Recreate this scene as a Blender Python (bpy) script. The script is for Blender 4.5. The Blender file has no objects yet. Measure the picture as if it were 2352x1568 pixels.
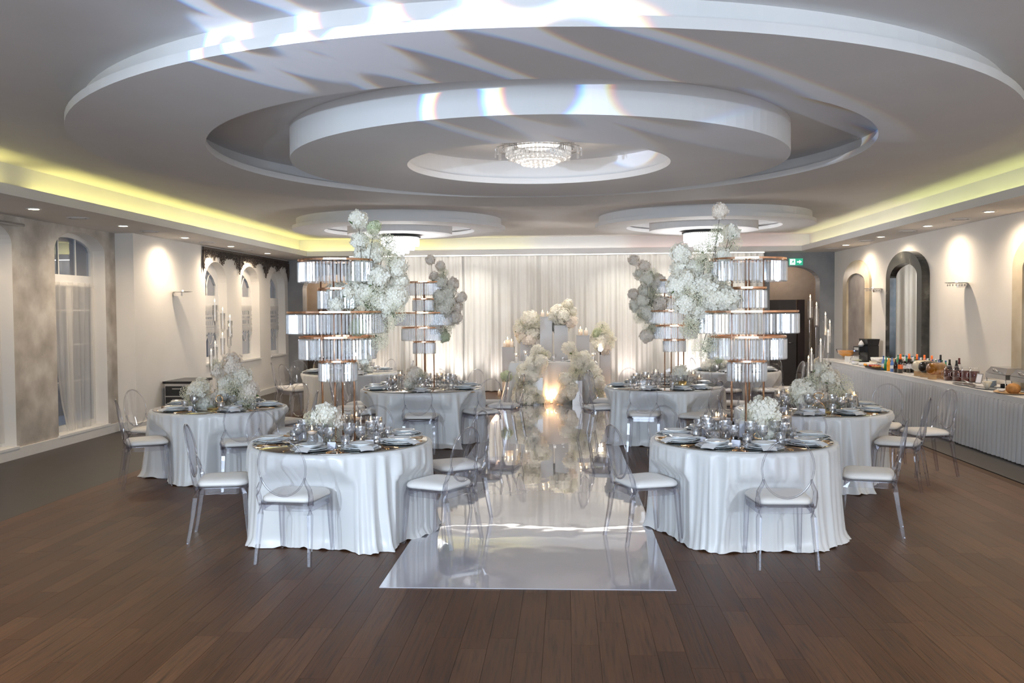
import bpy, math, random
from mathutils import Matrix, Vector, Euler
random.seed(7)
PI = math.pi
R = math.radians
scene = bpy.context.scene
col = scene.collection

# ---------------------------------------------------------------- camera
cam_data = bpy.data.cameras.new('camera')
cam_data.sensor_width = 36.0
cam_data.lens = 36.0 * 2105 / 2352
cam_data.clip_end = 200
cam = bpy.data.objects.new('camera', cam_data)
col.objects.link(cam)
cam.matrix_world = Matrix.Translation((0, 0, 1.83)) @ Matrix.Rotation(.0588, 4, 'Z') @ Matrix.Rotation(PI/2 - .0339, 4, 'X') @ Matrix.Rotation(-.0077, 4, 'Z')
scene.camera = cam

# ---------------------------------------------------------------- world, exposure
scene.view_settings.view_transform = 'Standard'
scene.view_settings.look = 'None'
scene.view_settings.gamma = 1.0
scene.view_settings.use_curve_mapping = False
scene.view_settings.exposure = 1.68
scene.cycles.max_bounces = 8
scene.cycles.diffuse_bounces = 4
scene.cycles.glossy_bounces = 5
scene.cycles.transmission_bounces = 4
scene.cycles.transparent_max_bounces = 28
scene.cycles.adaptive_threshold = .03
scene.cycles.caustics_reflective = False
scene.cycles.caustics_refractive = False
scene.cycles.sample_clamp_indirect = 6.0
scene.cycles.use_light_tree = True
w = bpy.data.worlds.new('dusk_sky'); scene.world = w; w.use_nodes = True
wn = w.node_tree.nodes['Background']; wn.inputs[0].default_value = (.16, .24, .36, 1); wn.inputs[1].default_value = .2

def light(name, kind, loc, energy, color=(1, 1, 1), aim=None, **kw):
    d = bpy.data.lights.new(name, kind); d.energy = energy; d.color = color
    for k, v in kw.items(): setattr(d, k, v)
    o = bpy.data.objects.new(name, d); col.objects.link(o); o.location = loc
    if aim is not None:
        o.rotation_euler = (Vector(aim) - Vector(loc)).to_track_quat('-Z', 'Y').to_euler()
    return o
WARM = (1.0, .80, .58)
SOFTW = (1.0, .90, .80)
COOL = (.70, .84, 1.0)
# cool fill added behind the photographer, where no window is built
light('window_daylight', 'AREA', (-.5, -2.6, 1.7), 180, COOL, aim=(-.3, 6, 2.7), shape='RECTANGLE', size=7.0, size_y=2.4)
# big chandelier bulbs and rear chandeliers
light('chandelier_light', 'POINT', (-.25, 8.7, 2.9), 7, SOFTW, shadow_soft_size=.25)
for px_ in ((-2.95, 16.3), (2.4, 16.2)):
    light('rear_chandelier_light', 'POINT', (px_[0], px_[1], 2.72), 28, (.97, .98, 1.0), shadow_soft_size=.25)
# warm fill spots added under the near ceiling, out of view, without fixtures
for x_, y_ in ((-3.2, 1.2), (3.0, 1.2), (-5.2, 3.5), (4.6, 3.5)):
    light('ceiling_spot', 'SPOT', (x_, y_, 3.35), 95, (1.0, .84, .66), aim=(x_, y_ + .6, 0), spot_size=R(120), spot_blend=1, shadow_soft_size=.08)
# stage wash on the drapes
for x_, e_ in ((-3.3, 30), (-2.1, 34), (1.2, 26), (2.2, 34), (3.4, 30)):
    light('curtain_top_light', 'SPOT', (x_, 19.75, 2.98), e_ * .44, (1.0, .97, .86), aim=(x_, 20.62, 1.2), spot_size=R(110), spot_blend=1, shadow_soft_size=.05)
for x_, e_, c_ in ((-3.0, 60, (1, .93, .85)), (-2.35, 42, (1, .95, .88)), (-1.55, 26, (1, .9, .85)), (2.75, 80, (1, .93, .88)), (1.35, 34, (1, .88, .84)), (-4.2, 20, (1, .9, .8))):
    light('curtain_uplight', 'SPOT', (x_, 20.15, .12), e_ * .30, c_, aim=(x_, 20.62, 1.1), spot_size=R(85), spot_blend=1, shadow_soft_size=.04)
for x_ in (-3.0, -.3, 2.2):
    light('drape_fill', 'AREA', (x_, 18.6, 3.02), 7, (1, .93, .86), aim=(x_, 19.4, 0), size=1.2)  # area fill added over the stage, no fixture modelled
# fill lights added to brighten the two vestibules
light('vestibule_lamp', 'POINT', (5.1, 21.9, 2.7), 7, (1, .86, .74), shadow_soft_size=.15)
light('vestibule_lamp', 'POINT', (-5.6, 22.5, 2.7), 16, (1, .84, .66), shadow_soft_size=.15)
# glow of the floor candles before the head table
for x_, y_, e_ in ((-.36, 17.80, .8), (-.20, 17.80, .8), (-.28, 17.86, .6)):
    light('candle_glow', 'POINT', (x_, y_, .17), e_, (1, .58, .28), shadow_soft_size=.012)
light('candle_glow', 'POINT', (-1.45, 18.2, .3), 1.2, (1, .6, .3), shadow_soft_size=.1)
light('candle_glow', 'POINT', (1.0, 18.2, .3), 1.0, (1, .6, .3), shadow_soft_size=.1)
# hot stage lamp right of the plinths
light('stage_lamp', 'SPOT', (1.0, 19.95, .5), 45, (1, .90, .80), aim=(.68, 18.9, 1.15), spot_size=R(60), spot_blend=1, shadow_soft_size=.08)

# moving-head projector with a gobo, standing left of the photographer
def gobo(o, strength):
    d = o.data; d.use_nodes = True; nt = d.node_tree; N = nt.nodes; L = nt.links
    em = N['Emission']
    tc = N.new('ShaderNodeTexCoord'); sp = N.new('ShaderNodeSeparateXYZ'); L.new(tc.outputs['Normal'], sp.inputs[0])
    def m(op, a, b=None, clamp=False):
        n = N.new('ShaderNodeMath'); n.operation = op; n.use_clamp = clamp
        for i, v in enumerate((a, b)):
            if v is None: continue
            if isinstance(v, (int, float)): n.inputs[i].default_value = v
            else: L.new(v, n.inputs[i])
        return n.outputs[0]
    z = m('ABSOLUTE', sp.outputs[2]); u = m('DIVIDE', sp.outputs[0], z); v = m('DIVIDE', sp.outputs[1], z)
    def field(off):
        tot = None
        for cx, cy, r, wd in ((-.205, -.03, .030, .012), (-.135, -.012, .045, .014), (-.045, -.012, .045, .015), (.045, -.01, .042, .013), (.13, .0, .05, .013), (-.10, -.095, .038, .010), (-.02, -.085, .045, .012), (.075, -.09, .05, .013), (.17, -.09, .045, .012)):
            a = m('SUBTRACT', u, cx + off); b = m('SUBTRACT', v, cy)
            dd = m('SQRT', m('ADD', m('MULTIPLY', a, a), m('MULTIPLY', b, b)))
            s = m('SUBTRACT', 1.0, m('MULTIPLY', m('ABSOLUTE', m('SUBTRACT', dd, r)), 1.0 / wd), True)
            s = m('MULTIPLY', s, 3.0, True)
            tot = s if tot is None else m('MAXIMUM', tot, s)
        return tot
    cmb = N.new('ShaderNodeCombineColor')
    base = .05
    L.new(m('ADD', field(.003), base), cmb.inputs[0]); L.new(m('ADD', field(0), base * 1.25), cmb.inputs[1]); L.new(m('ADD', m('MULTIPLY', field(-.003), 1.25), base * 1.6), cmb.inputs[2])
    L.new(cmb.outputs[0], em.inputs[0]); em.inputs[1].default_value = strength
g = light('gobo_projector_light', 'SPOT', (-3.5, .6, 2.3), 560, (.80, .93, 1.0), aim=(-.75, 5.2, 3.62), spot_size=R(40), spot_blend=.5, shadow_soft_size=.012)
gobo(g, 1.0)
light('stage_wash_light', 'SPOT', (-3.4, .4, 2.2), 360, (.66, .82, 1.0), aim=(-1.6, 7.0, 1.1), spot_size=R(52), spot_blend=.8, shadow_soft_size=.03)
light('stage_wash_light', 'SPOT', (3.6, .2, 2.3), 200, (.72, .85, 1.0), aim=(1.2, 7.2, 1.1), spot_size=R(52), spot_blend=.9, shadow_soft_size=.05)

# ---------------------------------------------------------------- materials
MATS = {}
def new_mat(name):
    m = bpy.data.materials.new(name); m.use_nodes = True; MATS[name] = m
    return m, m.node_tree.nodes, m.node_tree.links
def noise(N, L, scale, detail=3, rough=.5, coord='Object', stretch=None):
    tc = N.new('ShaderNodeTexCoord'); src = tc.outputs[coord]
    if stretch:
        mp = N.new('ShaderNodeMapping'); mp.inputs['Scale'].default_value = stretch; L.new(src, mp.inputs[0]); src = mp.outputs[0]
    n = N.new('ShaderNodeTexNoise'); n.inputs['Scale'].default_value = scale; n.inputs['Detail'].default_value = detail; n.inputs['Roughness'].default_value = rough
    L.new(src, n.inputs['Vector'])
    return n.outputs[0]
def ramp(N, L, src, stops):
    r = N.new('ShaderNodeValToRGB'); e = r.color_ramp.elements
    while len(e) < len(stops): e.new(.5)
    for i, (p, c) in enumerate(stops): e[i].position = p; e[i].color = (*c, 1)
    L.new(src, r.inputs[0]); return r.outputs[0]
def pm(name, c, rough=.5, metal=0, var=.06, scale=8, spec=.5, bump=0, emit=None, coat=0, sheen=0, bscale=None, c2=None, stops=None, stretch=None, detail=3):
    """Principled material whose colour wanders a little with noise."""
    m, N, L = new_mat(name); b = N['Principled BSDF']
    n = noise(N, L, scale, detail, stretch=stretch)
    lo = tuple(max(0, x * (1 - var)) for x in c); hi = tuple(min(1, x * (1 + var)) for x in c) if c2 is None else c2
    L.new(ramp(N, L, n, stops or [(.3, lo), (.7, hi)]), b.inputs['Base Color'])
    b.inputs['Roughness'].default_value = rough; b.inputs['Metallic'].default_value = metal
    b.inputs['Specular IOR Level'].default_value = spec
    if coat: b.inputs['Coat Weight'].default_value = coat; b.inputs['Coat Roughness'].default_value = .05
    if sheen: b.inputs['Sheen Weight'].default_value = sheen
    if emit: b.inputs['Emission Color'].default_value = (*emit[0], 1); b.inputs['Emission Strength'].default_value = emit[1]
    if bump:
        bm_ = N.new('ShaderNodeBump'); bm_.inputs['Strength'].default_value = bump; bm_.inputs['Distance'].default_value = .01
        L.new(noise(N, L, bscale or scale * 4, 4, stretch=stretch), bm_.inputs['Height']); L.new(bm_.outputs[0], b.inputs['Normal'])
    return m
def emis(name, c, s):
    m, N, L = new_mat(name); N.remove(N['Principled BSDF'])
    e = N.new('ShaderNodeEmission'); e.inputs[0].default_value = (*c, 1); e.inputs[1].default_value = s
    L.new(e.outputs[0], N['Material Output'].inputs[0]); return m
def clear(name, front=(.97, .97, .98), edge=(.5, .5, .58), gloss=.06, gedge=.7, power=2.2, rough=.03, body=None, bodyfac=.0, transl=False):
    """Thin clear plastic or glass: see-through face on, darker and shinier towards grazing."""
    m, N, L = new_mat(name); N.remove(N['Principled BSDF'])
    lw = N.new('ShaderNodeLayerWeight'); lw.inputs[0].default_value = .5
    pw = N.new('ShaderNodeMath'); pw.operation = 'POWER'; pw.inputs[1].default_value = power; L.new(lw.outputs['Facing'], pw.inputs[0])
    tr = N.new('ShaderNodeBsdfTransparent'); L.new(ramp(N, L, pw.outputs[0], [(0, front), (1, edge)]), tr.inputs[0])
    gl = N.new('ShaderNodeBsdfGlossy'); gl.inputs['Roughness'].default_value = rough; gl.inputs['Color'].default_value = (.95, .96, 1, 1)
    mr = N.new('ShaderNodeMapRange'); mr.inputs['To Min'].default_value = gloss; mr.inputs['To Max'].default_value = gedge; L.new(pw.outputs[0], mr.inputs[0])
    mx = N.new('ShaderNodeMixShader'); L.new(mr.outputs[0], mx.inputs[0]); L.new(tr.outputs[0], mx.inputs[1]); L.new(gl.outputs[0], mx.inputs[2])
    out = mx.outputs[0]
    if body:
        df = N.new('ShaderNodeBsdfDiffuse'); df.inputs[0].default_value = (*body, 1); dfo = df.outputs[0]
        if transl:
            tl = N.new('ShaderNodeBsdfTranslucent'); tl.inputs[0].default_value = (*body, 1); m3 = N.new('ShaderNodeMixShader'); m3.inputs[0].default_value = .5; L.new(dfo, m3.inputs[1]); L.new(tl.outputs[0], m3.inputs[2]); dfo = m3.outputs[0]
        m2 = N.new('ShaderNodeMixShader'); m2.inputs[0].default_value = bodyfac; L.new(out, m2.inputs[1]); L.new(dfo, m2.inputs[2]); out = m2.outputs[0]
    L.new(out, N['Material Output'].inputs[0]); return m
def fabric(name, c, trans=.25, rough=.5, sheen=.3, bump=.05, var=.03):
    m, N, L = new_mat(name); b = N['Principled BSDF']
    L.new(ramp(N, L, noise(N, L, 6), [(.3, tuple(x * (1 - var) for x in c)), (.7, c)]), b.inputs['Base Color'])
    b.inputs['Roughness'].default_value = rough; b.inputs['Sheen Weight'].default_value = sheen
    bu = N.new('ShaderNodeBump'); bu.inputs['Strength'].default_value = bump; bu.inputs['Distance'].default_value = .004; L.new(noise(N, L, 60), bu.inputs['Height']); L.new(bu.outputs[0], b.inputs['Normal'])
    if trans:
        t = N.new('ShaderNodeBsdfTranslucent'); t.inputs[0].default_value = (*c, 1)
        mx = N.new('ShaderNodeMixShader'); mx.inputs[0].default_value = trans; L.new(b.outputs[0], mx.inputs[1]); L.new(t.outputs[0], mx.inputs[2]); L.new(mx.outputs[0], N['Material Output'].inputs[0])
    return m

pm('ceiling_white', (.70, .685, .68), .75, var=.02, scale=2, bump=.03, bscale=60)
pm('wall_white', (.78, .745, .70), .7, var=.02, scale=2, bump=.04, bscale=80)
pm('stucco_beige', (.36, .31, .265), .55, scale=2.6, detail=6, bump=.15, bscale=14, stops=[(.32, (.36, .32, .275)), (.5, (.50, .455, .405)), (.66, (.66, .62, .56))])
pm('stucco_grey', (.24, .24, .245), .6, scale=2.2, detail=6, bump=.1, bscale=18, stops=[(.25, (.19, .19, .20)), (.7, (.30, .30, .305))])
pm('stucco_taupe', (.3, .27, .25), .5, scale=3, detail=6, bump=.1, bscale=18, stops=[(.3, (.23, .20, .19)), (.7, (.36, .33, .31))])
pm('vestibule_beige', (.30, .24, .19), .7)
pm('door_brown', (.05, .028, .02), .45, var=.2, scale=3, stretch=(6, 6, 1))
pm('door_grey_brown', (.085, .07, .062), .5, var=.12, scale=3)
pm('dark_wood', (.045, .025, .018), .4, var=.3, scale=4)
pm('trim_white', (.72, .70, .67), .45, var=.02)
pm('frame_white', (.78, .77, .75), .35, var=.02)
pm('floor_border', (.030, .023, .019), .45, var=.15, scale=3, bump=.05)
pm('sub_floor', (.062, .030, .016), .8)
pm('beige_marble', (.55, .46, .32), .35, scale=3, detail=6, stops=[(.3, (.46, .37, .24)), (.7, (.64, .56, .42))])
pm('black_marble', (.03, .03, .028), .22, scale=4, detail=8, stops=[(.42, (.022, .023, .022)), (.60, (.055, .055, .05)), (.70, (.12, .12, .11))])
pm('gold', (.80, .52, .28), .18, 1, var=.05)
pm('rose_gold', (.78, .46, .30), .2, 1, var=.05)
pm('brass', (.75, .58, .28), .25, 1)
pm('steel', (.62, .62, .62), .22, 1, var=.04)
pm('chrome', (.8, .8, .8), .08, 1, var=.02)
pm('black_plastic', (.012, .012, .014), .25, var=.2)
pm('dark_metal', (.05, .05, .05), .35, .6)
pm('filigree', (.07, .05, .04), .45, var=.3, scale=12)
pm('mirror', (.86, .86, .85), .015, 1, var=.01)
pm('smoked_mirror', (.62, .60, .57), .03, 1, var=.01)
pm('plinth_mirror', (.46, .435, .42), .38, .15, var=.01)
pm('porcelain', (.80, .81, .81), .12, var=.01, coat=.4)
pm('white_wax', (.90, .88, .85), .5, var=.02, emit=((1, .8, .6), .10))
pm('wax', (.80, .74, .66), .5, var=.02, emit=((1, .55, .25), .06))
pm('cushion', (.76, .73, .70), .5, var=.02, bump=.08, bscale=30, sheen=.2)
pm('acrylic_white', (.80, .80, .80), .15, var=.01, coat=.3)
pm('stem', (.16, .20, .08), .6, var=.2)
pm('twig', (.10, .08, .06), .6, var=.2)
pm('leaf', (.07, .14, .03), .5, var=.3)
pm('card', (.72, .73, .82), .5, var=.02)
pm('orange_foil', (.85, .16, .015), .3, var=.05)
pm('orange_drink', (.85, .35, .02), .2, var=.1)
pm('cap_blue', (.02, .10, .35), .35)
pm('cap_green', (.02, .16, .09), .35)
pm('bottle_dark', (.015, .010, .008), .08, coat=.5)
pm('bottle_blue', (.10, .22, .55), .12, coat=.5)
pm('bottle_green', (.03, .28, .12), .12, coat=.5)
pm('cream', (.70, .62, .48), .2, coat=.5)
pm('bread', (.42, .20, .06), .7, var=.3, scale=20, bump=.3)
pm('fruit_red', (.45, .03, .02), .35, var=.3, scale=25)
pm('fruit_yellow', (.75, .50, .05), .35, var=.2, scale=25)
pm('fruit_orange', (.80, .33, .03), .35, var=.2, scale=25)
pm('wood_light', (.52, .33, .16), .5, var=.2, scale=5, stretch=(1, 8, 8))
pm('sign_green', (.02, .22, .12), .4, emit=((.05, .5, .3), .25))
pm('sign_white', (.85, .9, .88), .4, emit=((.8, .9, .85), .6))
emis('lamp_glow', (1.0, .88, .66), 14)
emis('led_yellow', (1.0, .91, .27), 4.8)
emis('led_yellow_soft', (1.0, .94, .50), 3)
emis('led_green', (.90, .95, .36), 3.0)
emis('led_white', (1.0, .96, .86), 2)
emis('led_pink', (1.0, .70, .62), 1.6)
emis('led_profile', (1.0, .96, .88), 1.6)
emis('flame', (1.0, .62, .25), 9)
emis('bulb', (1.0, .97, .92), 1.1)
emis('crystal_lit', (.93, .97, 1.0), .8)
emis('stage_lens', (1.0, .93, .82), 40)
emis('blue_led', (.1, .2, 1), 6)
clear('acrylic', (.965, .965, .98), (.52, .52, .60), .05, .55, 2.6, .02)
clear('acrylic_edge', (.96, .96, .975), (.16, .16, .22), .08, .75, 1.9, .02)
clear('glass', (.99, .99, .99), (.82, .83, .84), .05, .85, 2.4, .01)
clear('cut_glass', (.975, .975, .975), (.50, .50, .52), .16, .95, 1.5, .02, body=(.95, .96, .98), bodyfac=.05, transl=True)
clear('crystal', (.99, .99, .985), (.62, .61, .60), .13, .85, 1.7, .05, body=(1.0, .98, .94), bodyfac=.20, transl=True)
clear('tea', (.42, .06, .015), (.08, .01, .005), .06, .8, 1.6, .02, body=(.10, .015, .005), bodyfac=.35)
clear('amber', (.86, .55, .14), (.35, .16, .02), .06, .8, 1.6, .02, body=(.5, .25, .04), bodyfac=.30)
clear('water', (.97, .98, .98), (.75, .77, .78), .08, .8, 2.2, .01)
clear('charger_glass', (.93, .95, .95), (.6, .64, .65), .15, .9, 1.4, .06, body=(.75, .80, .80), bodyfac=.22)
clear('window_glass', (.80, .84, .88), (.5, .5, .5), .12, .95, 2.5, .01)
fabric('table_linen', (.74, .735, .73), .08, .34, .3, .03)
fabric('skirt_linen', (.70, .69, .69), .12, .55, .3)
fabric('drape', (.80, .775, .735), .12, .6, .3)
fabric('petal', (1.0, .965, .87), .35, .6, .1, 0, .08)
fabric('petal_blush', (1.0, .92, .83), .35, .6, .1, 0, .06)
fabric('petal_green', (.74, .78, .56), .35, .6, .1, 0, .1)
fabric('breath', (1.0, .97, .80), .3, .6, .1, 0, .1)
fabric('napkin', (.80, .80, .81), .1, .6, .3)
def sheer(name, c, fac):
    m, N, L = new_mat(name); N.remove(N['Principled BSDF'])
    t = N.new('ShaderNodeBsdfTransparent'); d = N.new('ShaderNodeBsdfDiffuse'); d.inputs[0].default_value = (*c, 1); tl = N.new('ShaderNodeBsdfTranslucent'); tl.inputs[0].default_value = (*c, 1)
    a = N.new('ShaderNodeMixShader'); a.inputs[0].default_value = .4; L.new(d.outputs[0], a.inputs[1]); L.new(tl.outputs[0], a.inputs[2])
    mr = N.new('ShaderNodeMapRange'); mr.inputs['To Min'].default_value = fac - .1; mr.inputs['To Max'].default_value = fac + .15; L.new(noise(N, L, 3, stretch=(1, 1, .2)), mr.inputs[0])
    x = N.new('ShaderNodeMixShader'); L.new(mr.outputs[0], x.inputs[0]); L.new(t.outputs[0], x.inputs[1]); L.new(a.outputs[0], x.inputs[2]); L.new(x.outputs[0], N['Material Output'].inputs[0])
sheer('tulle', (.78, .76, .73), .55)
sheer('lace', (.85, .83, .80), .85)
# floor planks: a tone per plank (object random on single planks, stored attribute on the joined rest)
def plank_mat():
    m, N, L = new_mat('plank_vinyl'); b = N['Principled BSDF']
    at = N.new('ShaderNodeAttribute'); at.attribute_name = 'tone'; oi = N.new('ShaderNodeObjectInfo')
    ad = N.new('ShaderNodeMath'); ad.operation = 'ADD'; L.new(at.outputs['Fac'], ad.inputs[0]); L.new(oi.outputs['Random'], ad.inputs[1])
    fr = N.new('ShaderNodeMath'); fr.operation = 'FRACT'; L.new(ad.outputs[0], fr.inputs[0])
    base = ramp(N, L, fr.outputs[0], [(0, (.080, .033, .0145)), (.35, (.092, .040, .018)), (.7, (.108, .049, .023)), (1, (.128, .060, .029))])
    geo = N.new('ShaderNodeNewGeometry'); mp = N.new('ShaderNodeMapping'); mp.inputs['Scale'].default_value = (34, 1.5, 1)
    vm = N.new('ShaderNodeVectorMath'); vm.operation = 'SCALE'; cx = N.new('ShaderNodeCombineXYZ'); L.new(fr.outputs[0], cx.inputs[0]); L.new(fr.outputs[0], cx.inputs[1]); L.new(cx.outputs[0], vm.inputs[0]); vm.inputs['Scale'].default_value = 13
    va = N.new('ShaderNodeVectorMath'); va.operation = 'ADD'; L.new(geo.outputs['Position'], va.inputs[0]); L.new(vm.outputs[0], va.inputs[1]); L.new(va.outputs[0], mp.inputs[0])
    n = N.new('ShaderNodeTexNoise'); n.inputs['Scale'].default_value = 1.6; n.inputs['Detail'].default_value = 7; n.inputs['Roughness'].default_value = .62; L.new(mp.outputs[0], n.inputs['Vector'])
    grain = ramp(N, L, n.outputs[0], [(.30, (.26, .24, .23)), (.48, (.85, .83, .82)), (.62, (1.1, 1.08, 1.05)), (.78, (1.4, 1.35, 1.25))])
    mix = N.new('ShaderNodeMix'); mix.data_type = 'RGBA'; mix.blend_type = 'MULTIPLY'; mix.inputs[0].default_value = .9
    L.new(base, mix.inputs[6]); L.new(grain, mix.inputs[7]); L.new(mix.outputs[2], b.inputs['Base Color'])
    rr = N.new('ShaderNodeMapRange'); rr.inputs['To Min'].default_value = .36; rr.inputs['To Max'].default_value = .55; b.inputs['Specular IOR Level'].default_value = .32; L.new(n.outputs[0], rr.inputs[0]); L.new(rr.outputs[0], b.inputs['Roughness'])
    bu = N.new('ShaderNodeBump'); bu.inputs['Strength'].default_value = .6; bu.inputs['Distance'].default_value = .004; L.new(n.outputs[0], bu.inputs['Height']); L.new(bu.outputs[0], b.inputs['Normal'])
plank_mat()
def runner_mat():
    m, N, L = new_mat('runner_gloss'); b = N['Principled BSDF']
    b.inputs['Base Color'].default_value = (.50, .485, .53, 1); b.inputs['Roughness'].default_value = .035; b.inputs['Specular IOR Level'].default_value = .8
    b.inputs['Coat Weight'].default_value = 1; b.inputs['Coat Roughness'].default_value = .02; b.inputs['Coat IOR'].default_value = 1.7
    geo = N.new('ShaderNodeNewGeometry'); n = N.new('ShaderNodeTexNoise'); n.inputs['Scale'].default_value = 1.7; n.inputs['Detail'].default_value = 2; L.new(geo.outputs['Position'], n.inputs['Vector'])
    bu = N.new('ShaderNodeBump'); bu.inputs['Strength'].default_value = .12; bu.inputs['Distance'].default_value = .02
    L.new(n.outputs[0], bu.inputs['Height']); L.new(bu.outputs[0], b.inputs['Normal']); L.new(bu.outputs[0], b.inputs['Coat Normal'])
runner_mat()

# ---------------------------------------------------------------- mesh helpers
class MB:
    def __init__(s): s.v = []; s.f = []; s.sm = []
    def add(s, vs, fs, smooth=False):
        k = len(s.v); s.v += [tuple(v) for v in vs]; s.f += [tuple(i + k for i in f) for f in fs]; s.sm += [smooth] * len(fs); return s
    def box(s, x0, x1, y0, y1, z0, z1):
        return s.add([(x0, y0, z0), (x1, y0, z0), (x1, y1, z0), (x0, y1, z0), (x0, y0, z1), (x1, y0, z1), (x1, y1, z1), (x0, y1, z1)],
                     [(3, 2, 1, 0), (4, 5, 6, 7), (0, 1, 5, 4), (1, 2, 6, 5), (2, 3, 7, 6), (3, 0, 4, 7)])
    def lathe(s, prof, n=24, cx=0, cy=0, cz=0, smooth=True, caps=True, sx=1, sy=1, twist=0):
        vs = []; fs = []
        for j, (r, z) in enumerate(prof):
            for i in range(n):
                a = 2 * PI * (i + twist * (j % 2)) / n; vs.append((cx + sx * r * math.cos(a), cy + sy * r * math.sin(a), cz + z))
        for j in range(len(prof) - 1):
            for i in range(n):
                a = j * n + i; b = j * n + (i + 1) % n; fs.append((a, b, b + n, a + n))
        if caps:
            if prof[0][0] > 1e-5: fs.append(tuple(range(n - 1, -1, -1)))
            if prof[-1][0] > 1e-5: k = (len(prof) - 1) * n; fs.append(tuple(range(k, k + n)))
        return s.add(vs, fs, smooth)
    def tube(s, pts, r, n=8, closed=False, smooth=True, flat=1.0):
        pts = [Vector(p) for p in pts]; m = len(pts); rr = r if isinstance(r, (list, tuple)) else [r] * m
        vs = []; fs = []
        up = Vector((0, 0, 1))
        for i, p in enumerate(pts):
            a = pts[(i - 1) % m] if closed or i > 0 else p; b = pts[(i + 1) % m] if closed or i < m - 1 else p
            t = (b - a).normalized() if (b - a).length > 1e-9 else Vector((0, 0, 1))
            u = up - t * up.dot(t)
            if u.length < .2: u = Vector((0, 1, 0)) - t * t.y
            if u.length < .2: u = Vector((1, 0, 0)) - t * t.x
            u.normalize(); w_ = t.cross(u)
            for k in range(n):
                an = 2 * PI * (k + .5) / n; vs.append(p + (u * math.cos(an) + w_ * math.sin(an) * flat) * rr[i])
        for i in range(m if closed else m - 1):
            j = (i + 1) % m
            for k in range(n): fs.append((i * n + k, i * n + (k + 1) % n, j * n + (k + 1) % n, j * n + k))
        if not closed: fs.append(tuple(range(n - 1, -1, -1))); fs.append(tuple(range((m - 1) * n, m * n)))
        return s.add(vs, fs, smooth)
    def prism(s, poly, z0, z1, smooth=False):
        n = len(poly)
        vs = [(x, y, z0) for x, y in poly] + [(x, y, z1) for x, y in poly]
        fs = [tuple(range(n - 1, -1, -1)), tuple(range(n, 2 * n))] + [(i, (i + 1) % n, (i + 1) % n + n, i + n) for i in range(n)]
        return s.add(vs, fs, smooth)
    def grid(s, fn, nu, nv, smooth=True, wrap=False):
        vs = [fn(i / nu, j / nv) for j in range(nv + 1) for i in range(nu + (0 if wrap else 1))]; m = nu + (0 if wrap else 1)
        fs = [(j * m + i, j * m + (i + 1) % m, (j + 1) * m + (i + 1) % m, (j + 1) * m + i) for j in range(nv) for i in range(nu)]
        return s.add(vs, fs, smooth)
    def ball(s, c, r, n=10, m=6, sz=1):
        prof = [(r * math.sin(PI * i / m), -r * sz * math.cos(PI * i / m)) for i in range(m + 1)]
        prof[0] = (1e-6, prof[0][1]); prof[-1] = (1e-6, prof[-1][1])
        return s.lathe(prof, n, *c)
    def octa(s, c, r, rz=None):
        x, y, z = c; rz = rz or r
        return s.add([(x + r, y, z), (x, y + r, z), (x - r, y, z), (x, y - r, z), (x, y, z + rz), (x, y, z - rz)],
                     [(0, 1, 4), (1, 2, 4), (2, 3, 4), (3, 0, 4), (1, 0, 5), (2, 1, 5), (3, 2, 5), (0, 3, 5)])
    def xf(s, M):
        s.v = [tuple(M @ Vector(v)) for v in s.v]; return s
    def mesh(s, name, mat):
        me = bpy.data.meshes.new(name); me.from_pydata(s.v, [], s.f); me.polygons.foreach_set('use_smooth', s.sm)
        if mat: me.materials.append(MATS[mat] if isinstance(mat, str) else mat)
        me.update(); return me
KIDS = {}
def put(name, me, parent=None, loc=(0, 0, 0), rot=(0, 0, 0), scale=None):
    o = bpy.data.objects.new(name, me); col.objects.link(o); o.location = loc; o.rotation_euler = rot
    if scale: o.scale = scale if isinstance(scale, tuple) else (scale,) * 3
    if parent: o.parent = parent; KIDS.setdefault(parent.name, []).append(o)
    return o
def obj(name, mb, mat, parent=None, loc=(0, 0, 0), rot=(0, 0, 0)): return put(name, mb.mesh(name, mat), parent, loc, rot)
def tag(o, label, cat, group=None, kind=None):
    if label: o['label'] = label
    if cat: o['category'] = cat
    if group: o['group'] = group
    if kind: o['kind'] = kind
    return o
def thing(name, label, cat, loc=(0, 0, 0), rotz=0, group=None):
    o = bpy.data.objects.new(name, None); o.empty_display_size = .1; col.objects.link(o); o.location = loc; o.rotation_euler = (0, 0, rotz)
    return tag(o, label, cat, group)
def struct(name, mb, mat, parent=None):
    o = obj(name, mb, mat, parent)
    if not parent: o['kind'] = 'structure'
    return o
def dup(root, loc, rotz, label, group=None, scale=None):
    r = root.copy(); col.objects.link(r); r.location = loc; r.rotation_euler = (0, 0, rotz); r['label'] = label
    if group: r['group'] = group
    if scale: r.scale = (scale,) * 3
    for ch in KIDS.get(root.name, []):
        c = ch.copy(); col.objects.link(c); c.parent = r; KIDS.setdefault(r.name, []).append(c)
        for g_ in KIDS.get(ch.name, []):
            d = g_.copy(); col.objects.link(d); d.parent = c
    return r
# ================================================================ THE ROOM
XL, XW, XR = -6.97, -6.68, 5.97          # stucco part of the left wall, white part, right wall
ZS, ZC, ZA, ZD = 3.07, 3.45, 3.26, 3.19  # soffit, ceiling, upper rings, lower drum
YN, YB = -3.4, 21.75
CX, CY = -.25, 8.7

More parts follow.
